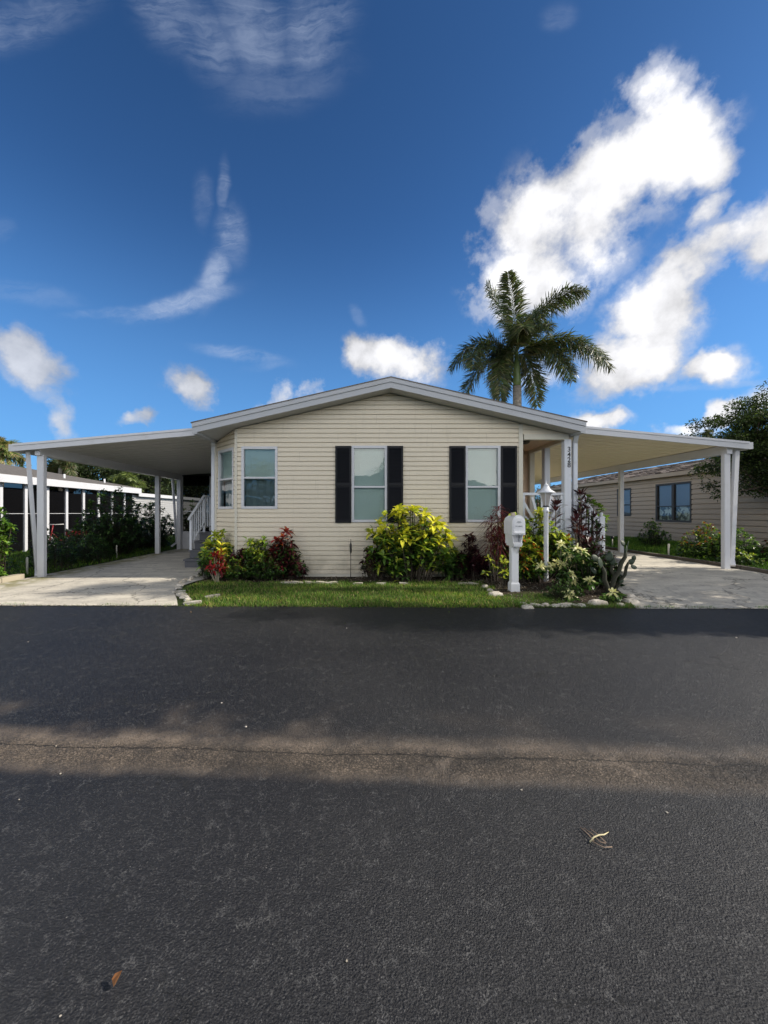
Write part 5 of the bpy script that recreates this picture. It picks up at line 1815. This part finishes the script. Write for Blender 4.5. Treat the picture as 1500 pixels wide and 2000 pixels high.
# courses of shingles as low steps
for k in range(16):
    t = k / 16; xa = ex + (17.2 - ex) * t; za = ez + (ridge - ez) * t + .05
    for j in range(50):
        if rnd.random() < .45: continue
        ya = 8.7 + j * .4
        r_.bar((xa + .02, ya, za + .008), (xa + .02, ya + .34, za + .008), .12, .02)
nr_ = r_.build('roof', 'shingle_tan', nb)
w = MB(); w.box(ex - .02, ex, 8.7, 28.8, ez - .14, ez + .02); w.box(ex, NX - .025, 8.75, 22.55, ez - .14, ez - .12); w.build('fascia', 'neighbour_tan', nr_)
simple('dark_glass', (.035, .045, .085), .04, .8)
m, b, out = newmat('painted_reflection')  # bright reflection in the lower panes, painted as white patches
P_ = gen(b)
cc = b.mix(b.ss(b.noise(P_, 4.5, 6, .65), .46, .54), (.14, .15, .22), (.92, .92, .95))
pbsdf(b, out, cc, .6)
def nwin(fr, w, double, lowbright):
    u0, u1, a, c = w
    f_ = MB(); t = .05
    f_.fbox(fr, u0 - .03, u0 + t, -.08, .035, a - .03, c + .03); f_.fbox(fr, u1 - t, u1 + .03, -.08, .035, a - .03, c + .03)
    f_.fbox(fr, u0 + t, u1 - t, -.08, .035, c - t, c + .03); f_.fbox(fr, u0 + t, u1 - t, -.08, .035, a - .03, a + t)
    zm = a + (c - a) * .4
    f_.fbox(fr, u0 + t, u1 - t, -.05, .02, zm - .02, zm + .02)
    if double:
        um = (u0 + u1) / 2; f_.fbox(fr, um - .06, um + .06, -.05, .026, a + t, zm - .02); f_.fbox(fr, um - .06, um + .06, -.05, .026, zm + .02, c - t)
    wn = f_.build('window', 'dark_trim', nb)
    g = MB(); g.add([fp(fr, u0, -.03, a), fp(fr, u1, -.03, a), fp(fr, u1, -.03, c), fp(fr, u0, -.03, c)], [(0, 1, 2, 3)]); g.build('pane', 'window_glass', wn)
    bl = MB(); z = c - t
    zlow = zm if lowbright else a
    while z > zlow:
        bl.add([fp(fr, u0, -.07, z - .035), fp(fr, u1, -.07, z - .035), fp(fr, u1, -.085, z), fp(fr, u0, -.085, z)], [(0, 1, 2, 3)]); z -= .03
    bl.build('blind', 'blind_dim', wn)
    if lowbright:  # added panel carrying the painted reflection of the lower pane
        cu = MB(); cu.add([fp(fr, u0, -.09, a), fp(fr, u1, -.09, a), fp(fr, u1, -.09, zm), fp(fr, u0, -.09, zm)], [(0, 1, 2, 3)]); cu.build('pane_tone_panel', 'painted_reflection', wn)
nwin(fr_n, NW1, True, True); nwin(fr_n, NW2, False, False); nwin(fr_n, NW3, True, True)

# ------------------------------------------------------------------ neighbour on the left
NL = -12.0
nl = empty('neighbour_house', (-14, 16, 0), 'low white home with an open screened porch left of the left carport', 'house')
w = MB()
siding(w, (NL - .05, 19.9, 0, 1), .1, 2.35, lambda z: 0, lambda z: 9, course=.12)
w.add([(NL - .05, 19.9, .1), (NL - .05, 19.9, 2.4), (-17, 19.9, 2.4), (-17, 19.9, .1)], [(0, 1, 2, 3)])
w.build('wall', 'soffit_grey', nl)
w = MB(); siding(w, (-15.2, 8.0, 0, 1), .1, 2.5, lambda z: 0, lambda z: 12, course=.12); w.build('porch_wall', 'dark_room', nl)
r_ = MB()
r_.hexa([(-20, 7.6, 4.1), (NL + .25, 7.6, 2.66), (NL + .25, 20.2, 2.66), (-20, 20.2, 4.1), (-20, 7.6, 4.16), (NL + .25, 7.6, 2.70), (NL + .25, 20.2, 2.70), (-20, 20.2, 4.16)])
r_.hexa([(-19, 20.2, 3.0), (NL + .1, 20.2, 2.42), (NL + .1, 29, 2.42), (-19, 29, 3.0), (-19, 20.2, 3.06), (NL + .1, 20.2, 2.47), (NL + .1, 29, 2.47), (-19, 29, 3.06)])
nlr = r_.build('roof', 'shingle', nl)
w = MB(); w.box(NL + .22, NL + .27, 7.6, 20.2, 2.42, 2.68); w.box(NL + .10, NL + .14, 20.2, 29, 2.28, 2.46); w.build('fascia', 'white_metal', nlr)
for vx, vy in ((-12.9, 16.5), (-12.8, 18.9)):
    MB().lathe(vx, vy, [(.04, 2.75), (.04, 3.08)], 8).build('vent_pipe', 'white_metal', nlr)
for k in range(11):
    yy = 9.85 + k * .93
    if yy > 19.8: break
    q = MB(); q.box(NL - .05, NL + .05, yy - .055, yy + .055, .05, 2.5); q.build('post', 'white_metal', nl)
w = MB(); w.box(NL - .01, NL + .01, 8, 19.8, 1.385, 1.40); w.build('mid_rail', 'white_metal', nl)
w = MB(); w.add([(NL, 8, .1), (NL, 19.8, .1), (NL, 19.8, 2.5), (NL, 8, 2.5)], [(0, 1, 2, 3)]); w.build('screen', 'insect_screen', nl)
w = MB(); w.tube([(NL + .25, 9.9, 2.5), (NL + .25, 10.1, 2.36), (NL + .12, 9.75, 2.2), (NL + .12, 9.7, .3)], .05, 8); w.build('downspout', 'white_metal', nl)
# outside stair rail inside that porch
w = MB()
for k in range(7): w.bar((-13.2, 12.6 + k * .16, .5 + k * .05), (-13.2, 12.6 + k * .16, 1.2 + k * .05), .03)
w.bar((-13.2, 12.5, 1.2), (-13.2, 13.7, 1.55), .05); w.build('stair_rail', 'white_metal', nl)

# red tricycle parked by the porch
tx_, ty_ = -11.35, 14.5
tz_ = gh(tx_, ty_)
tri = empty('tricycle', (tx_, ty_, tz_), 'red tricycle with dark wheels parked by the white porch posts', 'tricycle')
def wheel(x, y, r, nm='wheel'):
    w = MB(); n = 20
    pts = [(x, y + r * math.cos(2 * math.pi * k / n), tz_ + r + r * math.sin(2 * math.pi * k / n)) for k in range(n + 1)]
    w.tube(pts, .024, 6, False); wh = w.build(nm, 'rubber', tri)
    w = MB(); pts = [(x, y + (r - .03) * math.cos(2 * math.pi * k / n), tz_ + r + (r - .03) * math.sin(2 * math.pi * k / n)) for k in range(n + 1)]
    w.tube(pts, .012, 5, False)
    for k in range(10):
        a = math.pi * k / 10; w.bar((x, y + (r - .03) * math.cos(a), tz_ + r + (r - .03) * math.sin(a)), (x, y - (r - .03) * math.cos(a), tz_ + r - (r - .03) * math.sin(a)), .004)
    w.lathe(x, y, [(.0, 0), (.0, 0)], 3) if False else None
    w.build('rim', 'chrome_like', wh)
wheel(tx_, ty_ - .7, .28); wheel(tx_ - .28, ty_ + .55, .26); wheel(tx_ + .28, ty_ + .55, .26)
w = MB(); w.tube([(tx_, ty_ - .7, tz_ + .28), (tx_, ty_ - .55, tz_ + .75), (tx_, ty_ - .5, tz_ + .95)], .02, 8); w.tube([(tx_, ty_ - .55, tz_ + .65), (tx_, ty_ - .2, tz_ + .36), (tx_, ty_ + .2, tz_ + .36), (tx_, ty_ + .55, tz_ + .28)], .024, 8)
w.tube([(tx_ - .28, ty_ + .55, tz_ + .26), (tx_ + .28, ty_ + .55, tz_ + .26)], .018, 8); w.tube([(tx_, ty_ + .2, tz_ + .36), (tx_, ty_ + .22, tz_ + .66)], .018, 8); w.build('frame', 'red_paint', tri)
w = MB(); w.tube([(tx_ - .28, ty_ - .35, tz_ + .97), (tx_ - .1, ty_ - .5, tz_ + .96), (tx_ + .1, ty_ - .5, tz_ + .96), (tx_ + .28, ty_ - .35, tz_ + .97)], .014, 8); w.build('handlebar', 'chrome_like', tri)
w = MB(); w.lathe(tx_, ty_ + .22, [(.03, tz_ + .64), (.12, tz_ + .68), (.12, tz_ + .72), (.04, tz_ + .75)], 12); w.build('saddle', 'rubber', tri)
w = MB(); w.bevbox(tx_ - .24, tx_ + .24, ty_ + .38, ty_ + .86, tz_ + .42, tz_ + .44); w.box(tx_ - .24, tx_ - .22, ty_ + .38, ty_ + .86, tz_ + .44, tz_ + .66); w.box(tx_ + .22, tx_ + .24, ty_ + .38, ty_ + .86, tz_ + .44, tz_ + .66); w.box(tx_ - .22, tx_ + .22, ty_ + .38, ty_ + .40, tz_ + .44, tz_ + .66); w.box(tx_ - .22, tx_ + .22, ty_ + .84, ty_ + .86, tz_ + .44, tz_ + .66)
w.build('basket', 'red_paint', tri)

# ------------------------------------------------------------------ hedges and garden bushes at both sides
HG = [G_MD, G_LT, ((.10, .21, .03), (.07, .16, .022))]
HD = [G_DK, G_MD]
shrub('hedge_bush', 'bright green bush behind the block edging at the far left edge', 'shrub', -7.70, 7.70, .34, .30, .62, 110, .085, .042, HG, HG, 11, stem=.005, hmin=.15, base_r=.4)
shrub('hedge_bush', 'tall leafy green bush at the far left edge, above the block edging', 'shrub', -7.98, 8.0, .55, .5, 1.85, 210, .12, .055, HG, HD + HG, 12, stem=.008, hmin=.2, base_r=.4, topfrac=.7, dome=.4)
shrub('hedge_bush', 'dark bush directly behind the left front carport post', 'shrub', -7.75, 9.5, .45, .5, 1.1, 90, .085, .04, HD, [G_DK], 11, stem=.005, hmin=.1, base_r=.4)
shrub('hedge_bush', 'low dark ground bush along the left edge of the left driveway', 'shrub', -7.85, 10.9, .5, .9, .75, 140, .075, .036, HD, [G_DK], 11, stem=.005, hmin=.1, base_r=.5)
shrub('hedge_bush', 'tall dark bush before the white porch posts between the left carport posts', 'shrub', -8.5, 13.0, 1.2, 1.0, 2.3, 330, .13, .055, [G_DK, G_DK, G_MD], [G_DK], 11, stem=.008, hmin=.1, base_r=.5)
shrub('hedge_bush', 'dark bush left of the middle carport post before the white wall', 'shrub', -8.5, 15.2, 1.0, 1.0, 2.0, 220, .13, .055, [G_DK, G_MD], [G_DK], 11, stem=.008, hmin=.1, base_r=.5)
shrub('hedge_bush', 'low thin bush below the red tricycle', 'shrub', -8.7, 11.6, .9, 1.0, .95, 190, .09, .036, [G_DK, G_MD], [G_DK], 9, stem=.005, hmin=.1, base_r=.5)
shrub('garden_bush', 'bush with light leaves seen through the gap at the back left carport corner', 'shrub', -9.0, 20.5, .9, .8, 2.3, 130, .15, .07, HG, HG + HD, 9, stem=.008, hmin=.1, base_r=.5)

shrub('garden_bush', 'small round bush under the small window of the tan house', 'shrub', 10.7, 14.2, .50, .5, 1.05, 90, .09, .042, [G_LT, G_MD], HD, 10, stem=.005, hmin=.15, base_r=.3)
shrub('garden_bush', 'yellow green bush left of the right front carport post', 'shrub', 9.2, 10.3, .75, .5, .98, 150, .085, .042, [G_LT, Y_GN, G_MD, ORG], [G_MD, G_DK, G_LT], 10, stem=.005, hmin=.15, base_r=.4)
shrub('garden_bush', 'low bright green ground cover left of the foot of the right front carport post', 'shrub', 8.7, 8.95, .42, .45, .42, 90, .06, .03, [G_LT, Y_GN], [G_MD, G_DK], 9, stem=.004, hmin=.15, base_r=.3)
shrub('garden_bush', 'leafy green bush right behind the right front carport post', 'shrub', 9.0, 9.4, .5, .45, 1.12, 110, .085, .042, [G_LT, G_MD], HD, 10, stem=.005, hmin=.15, base_r=.3)
shrub('garden_bush', 'dark low plant at the right edge beyond the right front carport post', 'shrub', 9.75, 9.2, .5, .4, .62, 70, .10, .04, HD + [MRD], HD, 10, stem=.005, hmin=.15, base_r=.3)

TG = [(.035, .060, .018), (.055, .090, .024), (.085, .125, .032), (.040, .052, .026)]
# tree at the right edge, and its row of neighbours just out of the frame whose shade falls on the drive and street
tree('garden_tree', 'spreading small leaved tree at the right edge in front of the tan house', 'tree', 12.98, 11.5, .15, 5, 3.5, 1.95, 1.6, 2.0, 240, 190, .085, TG, trunk=.11, cs=.30, limbs=50, tilt=(-.35, .6))
tree('shade_tree', 'broad leafy tree standing on the far right beside the right driveway', 'tree', 12.5, 6.75, .1, 6, 4.0, 2.9, 1.6, 1.25, 150, 105, .13, TG, trunk=.15, cs=.34)
tree('shade_tree', 'street side tree out to the right whose crown shades the kerb', 'tree', 11.6, 4.75, .05, 6, 4.6, 3.0, .50, 1.2, 95, 110, .13, TG, trunk=.14, cs=.34)
tree('shade_tree', 'taller street side tree farther out to the right', 'tree', 14.2, 4.75, .05, 9, 8.3, 3.0, .6, 1.9, 100, 100, .14, TG, trunk=.18, cs=.36)
tree('shade_tree', 'tall slim tree far out to the right that dapples the left driveway', 'tree', 12.2, 6.5, .05, 13, 11.0, 1.9, .6, 1.2, 44, 90, .14, TG, trunk=.16, cs=.32)

TGD = [(.022, .040, .014), (.035, .058, .018), (.055, .08, .024), (.028, .036, .020)]
# far trees behind the homes on the left
i = 0
bgt = [(140, 905, 30, 2.4, 1.8), (190, 915, 33, 3.0, 1.8), (235, 925, 36, 2.6, 1.7), (270, 930, 31, 2.4, 2.0), (320, 940, 30, 3.0, 2.2), (365, 950, 34, 3.0, 2.0), (95, 940, 36, 2.0, 1.4), (325, 985, 27, 1.6, 1.7)]
labs = ['dark leafy tree behind the white home, leftmost under the carport roof', 'dark rounded tree behind the white roof, second from the left', 'dark tree behind the far end of the white roof', 'bushy dark tree left of the middle carport post',
        'dark wide tree right of the middle carport post', 'dark tree seen through the screen room', 'low distant tree just right of the left front carport post', 'lower tree filling the gap behind the middle carport post']
for (px, py, Y, rx, rz), lb in zip(bgt, labs):
    x = wx(px, Y); z = wz(py, Y)
    tree('background_tree', lb, 'tree', x, Y, 0, z + rz, z - .5, rx, rx * .7, rz, 60, 120, .22, TGD, 'trees behind the homes on the left', .18, .55, limbs=6)
PL = [((.11, .14, .05), (.07, .10, .03)), ((.06, .09, .03), (.04, .07, .02)), ((.20, .16, .08), (.12, .10, .05))]
def radial(cx_, cy_, r, n, dy_, droop=.3):
    out = []
    for k in range(n):
        a = R(-35 + 250 * k / (n - 1)); q = math.cos(a), -math.sin(a)
        out.append(((cx_ + q[0] * r * .6, cy_ + q[1] * r * .6 - r * .12), (cx_ + q[0] * r, cy_ + q[1] * r + r * droop), dy_ * rnd.uniform(-1, 1)))
    return out
palm('fan_palm', 'sunlit palm at the far left edge above the white roof', 26, 2, 885, radial(2, 885, 32, 13, 1.0) + radial(2, 885, 24, 9, 1.6, .6), .16, .55, .06, [((.24, .30, .08), (.18, .24, .06)), ((.14, .20, .06), (.10, .15, .04)), ((.40, .32, .16), (.3, .22, .11))], 24, shaft=False)
palm('fan_palm', 'dark arching palm behind the white roof just right of the left front post', 28, 118, 915, radial(118, 915, 32, 9, 1.0, .5), .14, .55, .05, PL, 20, shaft=False)
palm('fan_palm', 'light green young palm behind the far end of the white roof', 26, 250, 948, radial(250, 948, 28, 10, 1.0, .4), .12, .5, .05, [((.25, .30, .09), (.18, .23, .06)), ((.12, .17, .05), (.08, .12, .03))], 20, shaft=False)
palm('fan_palm', 'tiny distant palm top above the right carport roof', 45, 1380, 852, radial(1380, 852, 14, 9, 1.0, .3), .14, .5, .06, PL, 14, shaft=False)
# trees behind the porch and the tan house
tree('background_tree', 'distant tree glimpsed through the porch beside the tan roof', 'tree', wx(1050, 34), 34, 0, 4, 2.6, 1.8, 1.5, 1.8, 26, 90, .2, TG, None, .15, .5, limbs=5)

# ------------------------------------------------------------------ home across the street (behind the camera, mirrored in the window panes)
oh = empty('street_home', (0, -11, 0), 'pale home across the street, mirrored in the window panes', 'house')
w = MB(); siding(w, (9, -9.5, -1, 0), 0, 2.9, lambda z: 0, lambda z: 14, course=.15)
w.box(-14, -12.8, -9.6, -9.4, 0, 2.6)
w.build('wall', 'white_metal', oh)
r_ = MB(); r_.prism_y([(-6, 2.9), (10, 2.9), (2, 4.4)], -16, -9.1); r_.prism_y([(-15, 2.6), (-6.1, 2.9), (-6.1, 3.05), (-15, 2.75)], -16, -8.8); r_.build('roof', 'fascia_grey', oh)
w = MB(); w.box(-15, -5.2, -16.2, -16.05, 0, 2.6); w.build('carport_back', 'soffit_grey', oh)
for xx in (-3, 1, 5):
    w = MB(); w.box(xx, xx + 1.2, -9.5, -9.44, 1.1, 2.4); w.build('window', 'dark_glass', oh)

tree('background_tree', 'leafy tree across the street behind the camera, mirrored in the panes', 'tree', -9, -19, 0, 6, 4.4, 3.5, 2, 2.4, 40, 90, .25, TG, None, .2, .6, limbs=8)
tree('background_tree', 'second leafy tree across the street behind the camera', 'tree', 4, -20, 0, 6, 4.6, 3.5, 2, 2.6, 40, 90, .25, TG, None, .2, .6, limbs=8)
